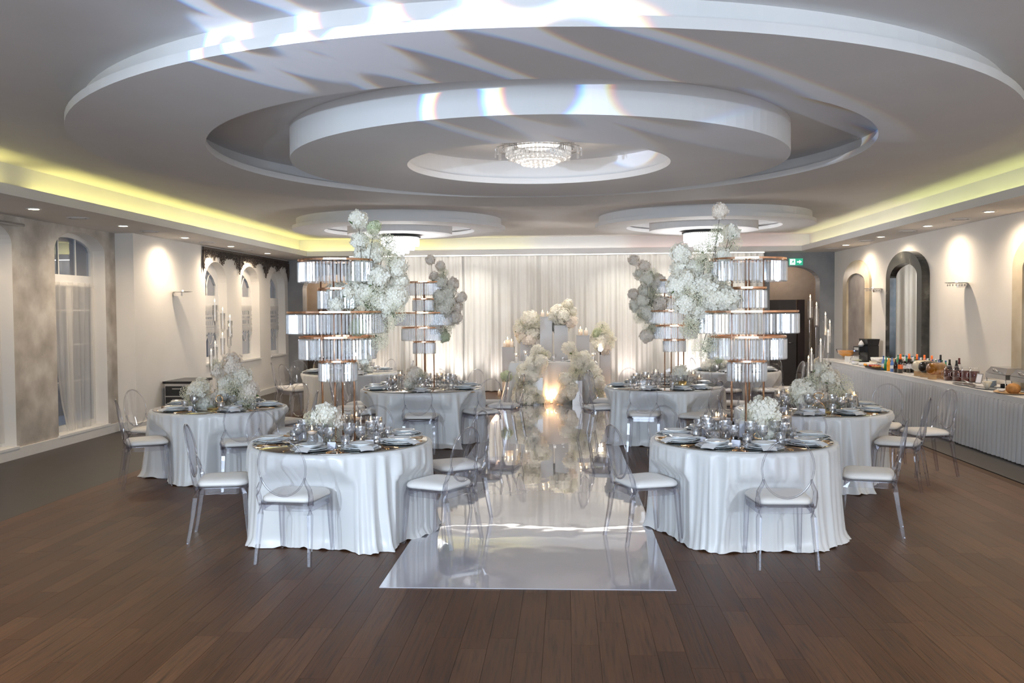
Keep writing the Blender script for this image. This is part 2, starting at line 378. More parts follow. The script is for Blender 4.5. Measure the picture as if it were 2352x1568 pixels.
# ---- floor: base slab with planks laid on it
fb = MB().box(XL - .4, XR + .3, YN - .2, YB + 1.6, -.12, -.012)
floor = struct('floor', fb, 'sub_floor')
obj('border_covering', MB().box(XL - .02, -5.0, YN, YB + 1.5, -.012, -.001).box(4.72, XR + .05, YN, YB + 1.5, -.012, -.001), 'floor_border', floor)  # plain darker grey-brown floor strips along both side walls
PW, PL = .152, 1.02
single = []; rest = MB(); tones = []
rnd = random.Random(3)
plank_me = MB().add([(-PW/2+.0003, -PL/2+.0003, -.012), (PW/2-.0003, -PL/2+.0003, -.012), (PW/2-.0003, PL/2-.0003, -.012), (-PW/2+.0003, PL/2-.0003, -.012),
                     (-PW/2+.0007, -PL/2+.0007, 0), (PW/2-.0007, -PL/2+.0007, 0), (PW/2-.0007, PL/2-.0007, 0), (-PW/2+.0007, PL/2-.0007, 0)],
                    [(4, 5, 6, 7), (0, 1, 5, 4), (1, 2, 6, 5), (2, 3, 7, 6), (3, 0, 4, 7)])
plank_mesh = plank_me.mesh('plank', 'plank_vinyl')
at = plank_mesh.attributes.new('tone', 'FLOAT', 'POINT')
cells = []
nx = int((4.72 + 5.0) / PW)
for i in range(nx):
    x = -5.0 + PW * (i + .5) + .004
    off = rnd.random() * PL
    y = YN - off
    while y < YB + 1.2:
        cells.append((x, y + PL / 2)); y += PL
def seen(c):   # in the camera's field on the floor, ordered by size in the picture
    x, y = c
    if y < 3.95: return None
    xc = x * math.cos(.0588) + y * math.sin(.0588); zc = -x * math.sin(.0588) + y * math.cos(.0588)
    if abs(xc / zc) > .62: return None
    if -1.3 < x < .75 and 6.5 < y < 17: return None
    return zc
order = sorted([c for c in cells if seen(c) is not None], key=seen)
near = set(order[:295])
for c in cells:
    if c in near: put('plank', plank_mesh, floor, (c[0], c[1], 0))
    else:
        t = rnd.random(); k = len(rest.v)
        rest.add([(v[0] + c[0], v[1] + c[1], v[2]) for v in plank_me.v], plank_me.f); tones += [t] * 8
pm_ = rest.mesh('planks_beyond', 'plank_vinyl'); a_ = pm_.attributes.new('tone', 'FLOAT', 'POINT'); a_.data.foreach_set('value', tones)
o = put('plank_field', pm_, floor); o['kind'] = 'stuff'

# ---- walls with arched openings
def arch_wall(mb, jamb, const, sgn, u0, u1, z0, z1, ops, depth, axis='x', n=16):
    """wall in the plane axis=const; openings (a, b, sill, spring, apex); reveal goes to const+sgn*depth"""
    def Pt(u, z, d=0): return (const + sgn * d, u, z) if axis == 'x' else (u, const + sgn * d, z)
    def q(m, *p): m.add(p, [(0, 1, 2, 3)])
    cur = u0
    for a, b, s, sp, ap in ops:
        if a > cur: q(mb, Pt(cur, z0), Pt(a, z0), Pt(a, z1), Pt(cur, z1))
        if s > z0: q(mb, Pt(a, z0), Pt(b, z0), Pt(b, s), Pt(a, s)); q(jamb, Pt(a, s), Pt(b, s), Pt(b, s, depth), Pt(a, s, depth))
        zz = lambda u: sp + (ap - sp) * math.sqrt(max(0, 1 - ((u - (a + b) / 2) / ((b - a) / 2)) ** 2))
        us = [(a + b) / 2 - (b - a) / 2 * math.cos(PI * k / n) for k in range(n + 1)]
        for k in range(n):
            q(mb, Pt(us[k], zz(us[k])), Pt(us[k + 1], zz(us[k + 1])), Pt(us[k + 1], z1), Pt(us[k], z1))
            q(jamb, Pt(us[k], zz(us[k])), Pt(us[k + 1], zz(us[k + 1])), Pt(us[k + 1], zz(us[k + 1]), depth), Pt(us[k], zz(us[k]), depth))
        for e in (a, b): q(jamb, Pt(e, s), Pt(e, sp), Pt(e, sp, depth), Pt(e, s, depth))
        cur = b
    if cur < u1: q(mb, Pt(cur, z0), Pt(u1, z0), Pt(u1, z1), Pt(cur, z1))
def zarch(u, a, b, sp, ap): return sp + (ap - sp) * math.sqrt(max(0, 1 - ((u - (a + b) / 2) / ((b - a) / 2)) ** 2))

wl = MB(); jl = MB()
ops_l = [(y0, y0 + 1.37, .15, 2.72, 3.0) for y0 in (.47, 2.81, 5.15, 7.49, 9.83, 12.17)]
arch_wall(wl, jl, XL, -1, YN, 13.86, 0, ZS, ops_l, .27)
wall_left = struct('wall_left', wl, 'stucco_beige')
obj('window_reveal', jl, 'wall_white', wall_left)
ww = MB(); jw = MB()
ops_w = [(16.68, 17.77, .88, 2.42, 2.80), (18.58, 19.68, .84, 2.42, 2.80), (20.42, 21.52, .84, 2.42, 2.80)]
arch_wall(ww, jw, XW, -1, 13.86, 21.75, 0, ZS, ops_w, .24)
ww.add([(XL - .1, 13.86, 0), (XW, 13.86, 0), (XW, 13.86, ZS), (XL - .1, 13.86, ZS)], [(0, 1, 2, 3)])
wall_left_white = struct('wall_left_white', ww, 'wall_white')
obj('window_reveal', jw, 'wall_white', wall_left_white)
# plain outer skins so that the deep reveals close
# right wall, rear walls
wr = MB().add([(XR, YN, 0), (XR, 20.8, 0), (XR, 20.8, ZS), (XR, YN, ZS)], [(0, 1, 2, 3)])
struct('wall_right', wr, 'wall_white')
g1 = MB(); j1 = MB()
arch_wall(g1, j1, 20.8, 1, 3.9, XR + .1, 0, ZS, [(4.55, 5.65, 0, 2.43, 2.76)], .35, 'y')
wbr = struct('wall_back_right', g1, 'stucco_grey'); obj('arch_reveal', j1, 'stucco_grey', wbr)
g2 = MB(); j2 = MB()
arch_wall(g2, j2, YB, 1, XL - .1, 3.9, 0, ZS, [(-6.32, -4.95, 0, 2.40, 2.72)], .35, 'y')
wbl = struct('wall_back_left', g2, 'stucco_grey'); obj('arch_reveal', j2, 'stucco_grey', wbl)
struct('wall_back_side', MB().add([(3.9, 20.8, 0), (3.9, YB, 0), (3.9, YB, ZS), (3.9, 20.8, ZS)], [(0, 1, 2, 3)]), 'stucco_grey')
struct('wall_front', MB().add([(XL - .3, YN, 0), (XR + .1, YN, 0), (XR + .1, YN, ZC), (XL - .3, YN, ZC)], [(0, 1, 2, 3)]), 'wall_white')
# vestibules behind the two arches
v = MB()
v.add([(4.3, 22.6, 0), (6.0, 22.6, 0), (6.0, 22.6, 3), (4.3, 22.6, 3), (4.3, 21.15, 0), (6.0, 21.15, 0), (6.0, 21.15, 3), (4.3, 21.15, 3)], [(0, 1, 2, 3), (0, 4, 7, 3), (1, 5, 6, 2), (3, 2, 6, 7)])
struct('wall_vestibule_right', v, 'vestibule_beige')
v = MB()
v.add([(-6.6, 23.2, 0), (-4.6, 23.2, 0), (-4.6, 23.2, 3), (-6.6, 23.2, 3), (-6.6, 22.1, 0), (-4.6, 22.1, 0), (-4.6, 22.1, 3), (-6.6, 22.1, 3)], [(0, 1, 2, 3), (0, 4, 7, 3), (1, 5, 6, 2), (3, 2, 6, 7)])
struct('wall_vestibule_left', v, 'vestibule_beige')
def door(name, x0, x1, y, z1, mat, glass=False):
    d = struct(name, MB().box(x0, x1, y - .05, y, 0, z1), mat)
    obj('door_panel', MB().box(x0 + .1, (x0 + x1) / 2 - .04, y - .062, y - .05, .2, z1 - .15).box((x0 + x1) / 2 + .04, x1 - .1, y - .062, y - .05, .2, z1 - .15), mat, d)
    obj('door_handle', MB().tube([(x1 - .09, y - .06, 1.02), (x1 - .09, y - .11, 1.02), (x1 - .2, y - .11, 1.02)], .011), 'steel', d)
    return d
door('door_1', 4.5, 5.42, 22.0, 2.03, 'door_grey_brown')
struct('trim_1', MB().box(5.44, 5.60, 21.9, 22.0, 0, 2.03), 'dark_wood')
door('door_2', -6.25, -4.9, 22.9, 2.05, 'door_brown')
# baseboards
struct('baseboard_left', MB().box(XL, XL + .025, YN, 13.86, 0, .135).box(XL, XW, 13.835, 13.86, 0, .135), 'trim_white')
struct('baseboard_left_white', MB().box(XW, XW + .022, 13.86, YB, 0, .12), 'trim_white')
struct('baseboard_right', MB().box(XR - .022, XR, YN, 20.8, 0, .12), 'trim_white')
struct('baseboard_back', MB().box(-4.95, 3.9, YB - .022, YB, 0, .12), 'trim_white')

# ---- windows
def pane_poly(a, b, z0, zf, n=10):
    us = [a + (b - a) * k / n for k in range(n + 1)]
    return [(a, z0), (b, z0)] + [(u, zf(u)) for u in reversed(us)]
def yz_prism(mb, poly, x0, x1):
    n = len(poly); vs = [(x0, u, z) for u, z in poly] + [(x1, u, z) for u, z in poly]
    return mb.add(vs, [tuple(range(n)), tuple(range(2 * n - 1, n - 1, -1))] + [(i, (i + 1) % n, (i + 1) % n + n, i + n) for i in range(n)])
def french_window(i, a, b, tulle):
    X = XL - .25; zt = 2.33; c = (a + b) / 2
    w_ = struct('window_%d' % i, MB(), 'frame_white')
    f = MB()
    f.box(X, X + .06, a - .08, a + .07, .10, 2.82); f.box(X, X + .06, b - .07, b + .08, .10, 2.82); f.box(X, X + .057, a, b, .12, .24)
    f.box(X, X + .07, a, b, zt - .10, zt + .06); f.box(X, X + .054, c - .07, c + .07, .2, zt)
    for k in range(12):
        u0 = a + (b - a) * k / 12; u1 = a + (b - a) * (k + 1) / 12; z0 = zarch(u0, a, b, 2.70, 2.98); z1 = zarch(u1, a, b, 2.70, 2.98)
        yz_prism(f, [(u0, z0 - .05), (u1, z1 - .05), (u1, z1 + .4), (u0, z0 + .4)], X, X + .063)
    obj('window_frame', f, 'frame_white', w_)
    for k in (1, 2): obj('muntin', MB().box(X + .02, X + .045, a + (b - a) * k / 3 - .012, a + (b - a) * k / 3 + .012, zt, 2.95), 'frame_white', w_)
    for z in (.85, 1.38, 1.88):
        for s in (0, 1):
            u0, u1 = (a + .07, c - .07) if s == 0 else (c + .07, b - .07)
            obj('muntin', MB().box(X + .02, X + .045, u0, u1, z - .01, z + .01), 'frame_white', w_)
    for u0, u1 in ((a + .07, c - .07), (c + .07, b - .07)):
        obj('pane', MB().box(X + .025, X + .031, u0, u1, .24, zt - .1), 'window_glass', w_)
    for k in range(3):
        u0 = a + (b - a) * k / 3 + .012; u1 = a + (b - a) * (k + 1) / 3 - .012
        obj('pane', yz_prism(MB(), pane_poly(max(u0, a + .05), min(u1, b - .05), zt + .05, lambda u: zarch(u, a, b, 2.68, 2.94)), X + .025, X + .031), 'window_glass', w_)
    obj('sill', MB().box(XL - .27, XL + .03, a - .02, b + .02, .125, .155), 'frame_white', w_)
    if tulle:
        t = MB()
        def fn(u, v):
            z = 2.28 - 2.13 * v - .10 * v * (u < .35) * 0
            y0 = a + .12 + .30 * v ** 2 * (1 - u); yy = y0 + (b - .1 - y0 - .12 * v) * u
            return (XL - .14 + .018 * math.sin(u * 44) + .012 * math.sin(u * 19 + 3 * v) + .26 * max(0, v - .8) * 2 * (1 - u) * .35, yy, z)
        t.grid(fn, 90, 24)
        tag(obj('tulle_curtain', t, 'tulle'), 'sheer white tulle curtain pulled askew over the arched %s window' % tulle, 'curtain')
for i, (a, b, s, sp, ap) in enumerate(ops_l):
    french_window(i + 1, a, b, {5: 'leftmost', 4: None}.get(i, None) if i != 4 else None)
a, b = ops_l[4][:2]
t = MB(); t.grid(lambda u, v: (XL - .14 + .018 * math.sin(u * 44) + .01 * math.sin(u * 17 + 2 * v), a + .1 + (b - a - .15) * u, 2.28 - 2.08 * v), 80, 16)
tag(obj('tulle_curtain', t, 'tulle'), 'sheer white tulle curtain in the window cut by the left picture edge', 'curtain')
def small_window(i, a, b, s, sp, ap):
    X = XW - .23; c = (a + b) / 2
    w_ = struct('window_%d' % i, MB(), 'frame_white'); f = MB()
    zt = 2.16
    f.box(X, X + .05, a - .08, a + .12, s - .06, 2.62); f.box(X, X + .05, b - .12, b + .08, s - .06, 2.62); f.box(X, X + .047, a - .05, b + .05, s - .08, s + .1); f.box(X, X + .06, a, b, zt - .2, zt)
    yz_prism(f, [(a - .05, zt), (a - .05, 2.88), (c, 2.90), (c, 2.64)] + [(a + .12 + (c - a - .12) * t_, 2.36 + .28 * t_ ** .6) for t_ in (.75, .5, .25, 0)][0:4], X, X + .053)
    yz_prism(f, [(b + .05, zt), (b + .05, 2.88), (c, 2.90), (c, 2.64)] + [(b - .12 - (b - c - .12) * t_, 2.36 + .28 * t_ ** .6) for t_ in (.75, .5, .25, 0)][0:4], X, X + .053)
    obj('window_frame', f, 'frame_white', w_)
    obj('pane', MB().box(X + .02, X + .026, a + .12, b - .12, s + .1, zt - .2), 'window_glass', w_)
    obj('pane', yz_prism(MB(), [(a + .12, zt), (b - .12, zt), (b - .12, 2.36), (c, 2.64), (a + .12, 2.36)], X + .02, X + .026), 'window_glass', w_)
    m = MB()
    m.tube([(X + .035, c - .02 + .24 * (1 - math.cos(t_ * 1.3)), zt + .42 * math.sin(t_ * 1.3)) for t_ in [k / 8 for k in range(9)]], .011, 6)
    m.tube([(X + .035, c + .02 - .24 * (1 - math.cos(t_ * 1.3)), zt + .42 * math.sin(t_ * 1.3)) for t_ in [k / 8 for k in range(9)]], .011, 6)
    obj('tracery', m, 'frame_white', w_)
    obj('muntin', MB().box(X + .02, X + .045, a + .12, b - .12, 1.52, 1.54), 'frame_white', w_)
    obj('sill', MB().box(XW - .24, XW + .03, a - .03, b + .03, s - .03, s + .004), 'frame_white', w_)
    obj('window_handle', MB().box(X + .05, X + .075, b - .07, b - .05, 1.35, 1.5), 'frame_white', w_)
    # lace pelmet with rows of eyelets
    t = MB(); xx = XW - .14; nn = 26; rows = 15; z0 = 1.98; z1 = 1.40
    for r_ in range(rows):
        for k in range(nn):
            if r_ in (3, 4, 8, 9) and k % 3 == 1: continue
            if r_ in (6, 11) and k % 2: continue
            zz0 = z0 + (z1 - z0) * r_ / rows; zz1 = z0 + (z1 - z0) * (r_ + 1) / rows
            if r_ == rows - 1: zz1 += .02 * (k % 4)
            u0 = a + .08 + (b - a - .16) * k / nn; u1 = u0 + (b - a - .16) / nn
            t.add([(xx, u0, zz0), (xx, u1, zz0), (xx, u1, zz1), (xx, u0, zz1)], [(0, 1, 2, 3)])
    for k in range(3):
        cc = a + .25 + (b - a - .5) * k / 2
        t.tube([(xx, cc - .14 + .28 * q / 10, 1.40 - .16 * math.sin(PI * q / 10) - .02) for q in range(11)], .006, 4)
    names = {7: 'first white arched window beside the sconce', 8: 'middle one of the three white arched windows', 9: 'white arched window next to the grey wall'}
    tag(obj('lace_pelmet', t, 'lace'), 'white eyelet lace pelmet in the ' + names[i], 'curtain')
for i, op in enumerate(ops_w): small_window(7 + i, *op)
# facade across the street seen dimly through the windows
bl = MB().box(-14.2, -14.0, 2, 34, -1, 5)
fac = tag(obj('house_facade', bl, 'stucco_grey'), 'dim grey house front seen through the left windows', 'building')
for k in range(9):
    fr_ = obj('window', MB().box(-14.0, -13.95, 4 + k * 3.2, 5.4 + k * 3.2, 1.6, 4.0), 'dark_metal', fac)
    obj('ledge', MB().box(-14.0, -13.86, 3.9 + k * 3.2, 5.5 + k * 3.2, 1.5, 1.6), 'frame_white', fac)

# ---- ceiling
cm = MB().add([(XL, YN, ZC), (XR, YN, ZC), (XR, YB, ZC), (XL, YB, ZC)], [(0, 1, 2, 3)])
ceiling = struct('ceiling', cm, 'ceiling_white')
LX, RX, BY = -5.76, 5.10, 20.20
so = MB()
so.box(XL - .1, LX - .02, YN, YB, ZS, ZS + .02); so.box(LX - .02, LX, YN, BY, ZS, ZS + .11)
so.box(RX + .02, XR + .05, YN, YB, ZS, ZS + .02); so.box(RX, RX + .02, YN, BY, ZS, ZS + .11)
so.box(LX - .02, RX + .02, BY + .02, YB, ZS, ZS + .02); so.box(LX, RX, BY, BY + .02, ZS, ZS + .11)
struct('trim_soffit', so, 'ceiling_white')
cw = MB().box(LX - .24, LX - .22, YN, BY + .24, ZS + .02, ZC).box(RX + .22, RX + .24, YN, BY + .24, ZS + .02, ZC).box(LX - .24, RX + .24, BY + .22, BY + .24, ZS + .02, ZC)
struct('trim_cove_wall', cw, 'ceiling_white')
def strip(x0, x1, y0, y1, mat, label):
    t = tag(obj('led_strip', MB().box(x0, x1, y0, y1, ZS + .03, ZS + .042), mat), label, 'led strip', None)
strip(LX - .12, LX - .09, YN, 9.4, 'led_yellow', 'bright yellow led strip hidden in the near left ceiling cove')
strip(LX - .12, LX - .09, 9.95, BY, 'led_yellow', 'long yellow led strip hidden in the left ceiling cove')
strip(LX, -2.9, BY + .09, BY + .12, 'led_yellow', 'yellow led strip at the left end of the back cove')
strip(-2.9, -.8, BY + .09, BY + .12, 'led_yellow_soft', 'pale yellow led strip in the middle of the back cove')
strip(-.8, 1.4, BY + .09, BY + .12, 'led_white', 'white led strip right of centre in the back cove')
strip(1.4, RX, BY + .09, BY + .12, 'led_pink', 'pinkish led strip at the right end of the back cove')
strip(RX + .09, RX + .12, YN, 14.4, 'led_green', 'yellow green led strip in the near right ceiling cove')
strip(RX + .09, RX + .12, 14.4, BY, 'led_yellow_soft', 'pale yellow led strip in the far right ceiling cove')
tag(obj('led_profile', MB().box(-4.85, 4.35, 20.40, 20.44, ZS - .018, ZS - .002), 'led_profile'), 'thin white light profile above the stage drapes', 'led strip')

def ring(mb, ro, ri, z0, z1, cx, cy, n=96):
    vs = []; fs = []
    for k in range(n):
        a = 2 * PI * k / n; c, s = math.cos(a), math.sin(a)
        vs += [(cx + ro * c, cy + ro * s, z0), (cx + ro * c, cy + ro * s, z1), (cx + ri * c, cy + ri * s, z1), (cx + ri * c, cy + ri * s, z0)]
    for k in range(n):
        a = 4 * k; b = 4 * ((k + 1) % n)
        fs += [(a, b, b + 1, a + 1), (a + 2, a + 3, b + 3, b + 2), (a, a + 3, b + 3, b)]
        fs += [(a + 1, b + 1, b + 2, a + 2)]
    return mb.add(vs, fs, False)
rg = obj('ceiling_ring', ring(MB(), 4.02, 2.98, ZA, ZA + .06, CX, CY, 128), 'ceiling_white', ceiling)
obj('ring_step', ring(MB(), 3.90, 3.10, ZA + .06, ZC, CX, CY, 128), 'ceiling_white', ceiling)
obj('ceiling_drum', ring(ring(MB(), 2.28, 1.23, ZD, ZD + .06, CX, CY, 128), 2.28, 1.33, ZD + .06, ZC, CX, CY, 128), 'ceiling_white', ceiling)
for cx, cy in ((-2.95, 16.3), (2.4, 16.2)):
    obj('ceiling_ring', ring(MB(), 1.88, 1.33, ZA, ZA + .06, cx, cy), 'ceiling_white', ceiling)
    obj('ring_step', ring(MB(), 1.81, 1.40, ZA + .06, ZC, cx, cy), 'ceiling_white', ceiling)
    obj('ceiling_drum', ring(MB(), .93, .01, ZD, ZC, cx, cy, 64), 'ceiling_white', ceiling)

# ---- recessed downlights and ring vents in the soffit
dl = thing('downlight', '', 'lamp', (0, 0, ZS))
obj('trim_ring', MB().lathe([(.062, -.001), (.085, -.001), (.085, -.006), (.062, -.010)], 20, caps=False), 'frame_white', dl)
obj('diffuser', MB().lathe([(.064, -.003), (.05, -.006), (1e-6, -.006)], 20, caps=False), 'lamp_glow', dl)
ordn = ['first', 'second', 'third', 'fourth', 'fifth', 'sixth', 'seventh', 'eighth']
k_ = 0
for side, X, ys in (('left', -6.24, (10.48, 12.66, 14.77, 16.84, 18.95)), ('right', 5.51, (12.32, 14.35, 16.42, 18.45, 10.2))):
    for j, y in enumerate(ys):
        lab = 'round recessed downlight, %s from the front in the %s ceiling border' % (ordn[j] if side == 'left' else ['second', 'third', 'fourth', 'fifth', 'first'][j], side)
        if k_ == 0: dl.location = (X, y, ZS); dl['label'] = lab; dl['group'] = 'downlights in the ceiling border'
        else: dup(dl, (X, y, ZS), 0, lab, 'downlights in the ceiling border')
        k_ += 1
        light('downlight_lamp', 'SPOT', (X, y, ZS - .02), 36 if side == 'left' else 34, WARM, aim=(X + (-.2 if side == 'left' else .18), y, 0), spot_size=R(158), spot_blend=.9, shadow_soft_size=.05)
    for y in (1.9, 4.0, 6.1, 8.2):
        light('downlight_lamp', 'SPOT', (X, y, ZS - .02), 34, WARM, aim=(X, y, 0), spot_size=R(118), spot_blend=1, shadow_soft_size=.05)
vt = thing('ring_vent', '', 'vent', (0, 0, ZS))
obj('outer_ring', MB().lathe([(.115, -.001), (.14, -.001), (.14, -.008), (.115, -.012)], 24, caps=False), 'ceiling_white', vt)
obj('slot', MB().lathe([(.085, -.002), (.112, -.002), (.112, -.004), (.085, -.004)], 24, caps=False), 'dark_metal', vt)
obj('inner_disc', MB().lathe([(1e-6, -.012), (.08, -.012), (.085, -.001)], 24, caps=False), 'ceiling_white', vt)
k_ = 0
for side, X, ys in (('left', -6.29, (11.55, 13.6, 15.83, 17.83)), ('right', 5.55, (13.29, 15.28, 17.33, 19.47))):
    for j, y in enumerate(ys):
        lab = 'white ring air vent, %s from the front in the %s ceiling border' % (ordn[j], side)
        if k_ == 0: vt.location = (X, y, ZS); vt['label'] = lab; vt['group'] = 'ring vents in the ceiling border'
        else: dup(vt, (X, y, ZS), 0, lab, 'ring vents in the ceiling border')
        k_ += 1
# chrome curtain track above the leftmost window
t = thing('curtain_track', 'chrome curtain rail above the leftmost window by the ceiling', 'rail', (XL + .07, 10.4, 2.96))
obj('rail', MB().tube([(0, -.9, 0), (0, .95, 0)], .022), 'chrome', t)
for y in (-.5, .8): obj('bracket', MB().box(-.07, 0, y - .012, y + .012, -.012, .012), 'chrome', t)

# ---- filigree valance over the small windows
va = thing('filigree_valance', 'dark brown openwork valance board above the three small windows', 'valance', (XW + .03, 16.54, 3.05))
obj('top_rail', MB().box(-.012, .012, 0, 5.2, -.045, 0), 'filigree', va)
fm = MB(); r5 = random.Random(5)
def drop(y):   # scalloped lower edge: three large drops between short ones
    d = .16
    for c_, a_, w_ in ((.0, .34, .16), (.95, .18, .25), (1.9, .30, .36), (2.8, .18, .25), (3.55, .33, .34), (4.35, .17, .22), (5.2, .38, .25)):
        d = max(d, a_ * max(0, 1 - abs(y - c_) / w_) + .10)
    return d
y = .03
while y < 5.17:
    d = drop(y); z = -.05
    while z > -d:
        rr = r5.uniform(.022, .045)
        pts = [(r5.uniform(-.004, .004), y + rr * math.cos(q * PI / 5), z - rr + rr * math.sin(q * PI / 5) * 1.0) for q in range(r5.choice((7, 8, 10)))]
        fm.tube(pts, .0075, 4)
        if r5.random() < .5: fm.ball((0, y + r5.uniform(-.02, .02), z - rr), .014, 6, 4)
        z -= rr * 2.0
    fm.tube([(0, y, -.03), (0, y + .02, -d * .5), (0, y - .01, -d)], [.008, .012, .003], 4)
    y += .074
for c_, zd in ((.0, .48), (1.9, .44), (3.55, .47), (5.18, .5)):
    fm.tube([(0, c_ + .01, -.06), (0, c_, -zd * .7), (0, c_, -zd)], [.02, .022, .002], 6)
o = obj('openwork', fm, 'filigree', va); o['kind'] = 'stuff'

# ---- arched frames on the right wall
def arch_pts(a, b, z0, sp, ap, n=20):
    return [(a, z0)] + [((a + b) / 2 - (b - a) / 2 * math.cos(PI * k / n), zarch((a + b) / 2 - (b - a) / 2 * math.cos(PI * k / n), a, b, sp, ap)) for k in range(n + 1)] + [(b, z0)]
def arch_frame(name, label, cat, a, b, w_, z0, sp, ap, dep, fmat, pmat, pname):
    t = thing(name, label, cat, (XR, (a + b) / 2, 0)); c = (a + b) / 2; a -= c; b -= c
    o_ = arch_pts(a, b, z0, sp, ap); i_ = arch_pts(a + w_, b - w_, z0, sp, ap - w_)
    m = MB(); n = len(o_)
    vs = [(-dep, u, z) for u, z in o_] + [(-dep, u, z) for u, z in i_] + [(0, u, z) for u, z in o_] + [(-.012, u, z) for u, z in i_]
    fs = []
    for k in range(n - 1): fs += [(k, k + 1, n + k + 1, n + k), (k, 2 * n + k, 2 * n + k + 1, k + 1), (n + k, n + k + 1, 3 * n + k + 1, 3 * n + k)]
    m.add(vs, fs); obj('arch_frame', m, fmat, t)
    pn = MB(); pl = [(-.010, u, z) for u, z in i_]; pn.add(pl, [tuple(range(len(pl)))]); q_ = obj(pname, pn, pmat, t)
    if pmat == 'mirror': q_.rotation_euler = (0, 0, R(3)); q_.location = (-.03, 0, 0)
    return t
arch_frame('wall_niche', 'cream marble arch around grey stucco, far end of right wall', 'niche', 18.31, 20.02, .27, .75, 2.33, 2.80, .05, 'beige_marble', 'stucco_taupe', 'stucco_panel')
arch_frame('arched_mirror', 'tall mirror in a dark marble arch behind the drinks', 'mirror', 15.45, 17.14, .21, .72, 2.36, 2.80, .13, 'black_marble', 'mirror', 'mirror_glass')
arch_frame('wall_niche', 'cream marble arch cut off by the right picture edge', 'niche', 10.86, 12.56, .27, .75, 2.33, 2.80, .05, 'beige_marble', 'stucco_taupe', 'stucco_panel')

# ---- wall sconces
def sconce(x, y, sgn, label, fringe):
    t = thing('wall_sconce', label, 'lamp', (x, y, 2.17), 0, 'round plate wall sconces')
    obj('bracket', MB().box(min(0, sgn * .14), max(0, sgn * .14), -.035, .035, -.05, .0), 'chrome', t)
    obj('glass_plate', MB().lathe([(1e-6, .004), (.08, .004), (.155, .018), (.158, .024), (.08, .012), (1e-6, .012)], 28, cx=sgn * .16, caps=False), 'chrome', t)
    obj('bulb', MB().ball((sgn * .16, 0, .035), .018, 8, 6), 'bulb', t)
    if fringe:
        for k in range(16):
            a_ = 2 * PI * k / 16; obj('crystal_bead', MB().octa((sgn * .16 + .12 * math.cos(a_), .12 * math.sin(a_), -.015), .010, .02), 'crystal', t)
    light('sconce_lamp', 'POINT', (x + sgn * .16, y, 2.26), .2, WARM, shadow_soft_size=.03)
sconce(XW, 15.3, 1, 'chrome wall sconce with round glass plate on the left wall', False)
sconce(XR, 14.04, -1, 'wall sconce with a fringe of beads right of the dark arch', True)
sconce(XR, 17.77, -1, 'small wall sconce between the cream arch and the dark arch', True)

# ---- exit sign
t = thing('exit_sign', 'green and white emergency exit sign above the right rear arch', 'sign', (5.12, 20.8, 2.86))
obj('sign_box', MB().box(-.15, .15, -.035, 0, -.075, .075), 'sign_green', t)
pic = MB().box(-.135, -.02, -.037, -.035, -.062, .062); obj('door_pictogram', pic, 'sign_white', t)
mn = MB().box(-.07, -.048, -.039, -.037, .028, .05).box(-.085, -.05, -.039, -.037, -.01, .022)
mn.add([(-.085, -.039, .0), (-.112, -.039, -.012), (-.108, -.039, -.022), (-.08, -.039, -.012), (-.05, -.039, .018), (-.03, -.039, -.01), (-.036, -.039, -.014), (-.058, -.039, .008),
        (-.08, -.039, -.01), (-.108, -.039, -.05), (-.098, -.039, -.055), (-.068, -.039, -.012), (-.065, -.039, -.01), (-.04, -.039, -.05), (-.03, -.039, -.046), (-.05, -.039, -.01)], [(0, 1, 2, 3), (4, 5, 6, 7), (8, 9, 10, 11), (12, 13, 14, 15)])
obj('running_figure', mn, 'sign_green', t)
ar = MB().box(.02, .085, -.037, -.035, -.012, .012); ar.add([(.07, -.037, .042), (.07, -.037, -.042), (.125, -.037, 0), (.045, -.037, .042), (.045, -.037, -.042), (.1, -.037, 0)], [(0, 1, 2), (3, 4, 1, 0)][:1])
obj('arrow', ar, 'sign_white', t)

# ---- stage drapes
def drape(name, x0, x1, label, seed):
    r_ = random.Random(seed); ph = [r_.uniform(0, 6) for _ in range(6)]; fr = [r_.uniform(26, 34), r_.uniform(40, 52), r_.uniform(11, 17), r_.uniform(5, 8)]
    def fn(u, v):
        x = x0 + (x1 - x0) * u; t = v
        am = .6 + .4 * v
        y = 20.62 - am * (.055 * abs(math.sin(x * fr[0] / 2 + ph[0] + .4 * math.sin(x * 3))) + .032 * math.sin(x * fr[1] + ph[1]) + .03 * math.sin(x * fr[2] + ph[2] + .3 * v) + .02 * math.sin(x * fr[3] + ph[3]))
        return (x, y, 3.05 - 3.03 * v)
    m = MB().grid(fn, int((x1 - x0) * 75), 10)
    t = thing(name, label, 'curtain', ((x0 + x1) / 2, 20.6, 0)); o = obj('drape_cloth', m, 'drape', t); o.location = (-(x0 + x1) / 2, -20.6, 0)
    q = obj('header_tape', MB().box(x0, x1, 20.655, 20.665, 2.98, 3.06), 'drape', t); q.location = (-(x0 + x1) / 2, -20.6, 0)
drape('stage_drape', -4.9, -2.32, 'floor length ivory drape at the left end behind the stage', 1)
drape('stage_drape', -2.35, -.52, 'floor length ivory drape left of the flower plinths', 2)
drape('stage_drape', -.55, .93, 'ivory drape directly behind the mirrored plinths', 3)
drape('stage_drape', .90, 2.73, 'floor length ivory drape right of the flower plinths', 4)
drape('stage_drape', 2.70, 4.38, 'ivory drape at the right end beside the grey wall', 5)

# ---- runner
rn = MB().box(-1.245, .708, 5.955, 17.85, 0, .004)
tag(obj('aisle_runner', rn, 'runner_gloss'), 'glossy white aisle runner leading to the head table', 'runner')
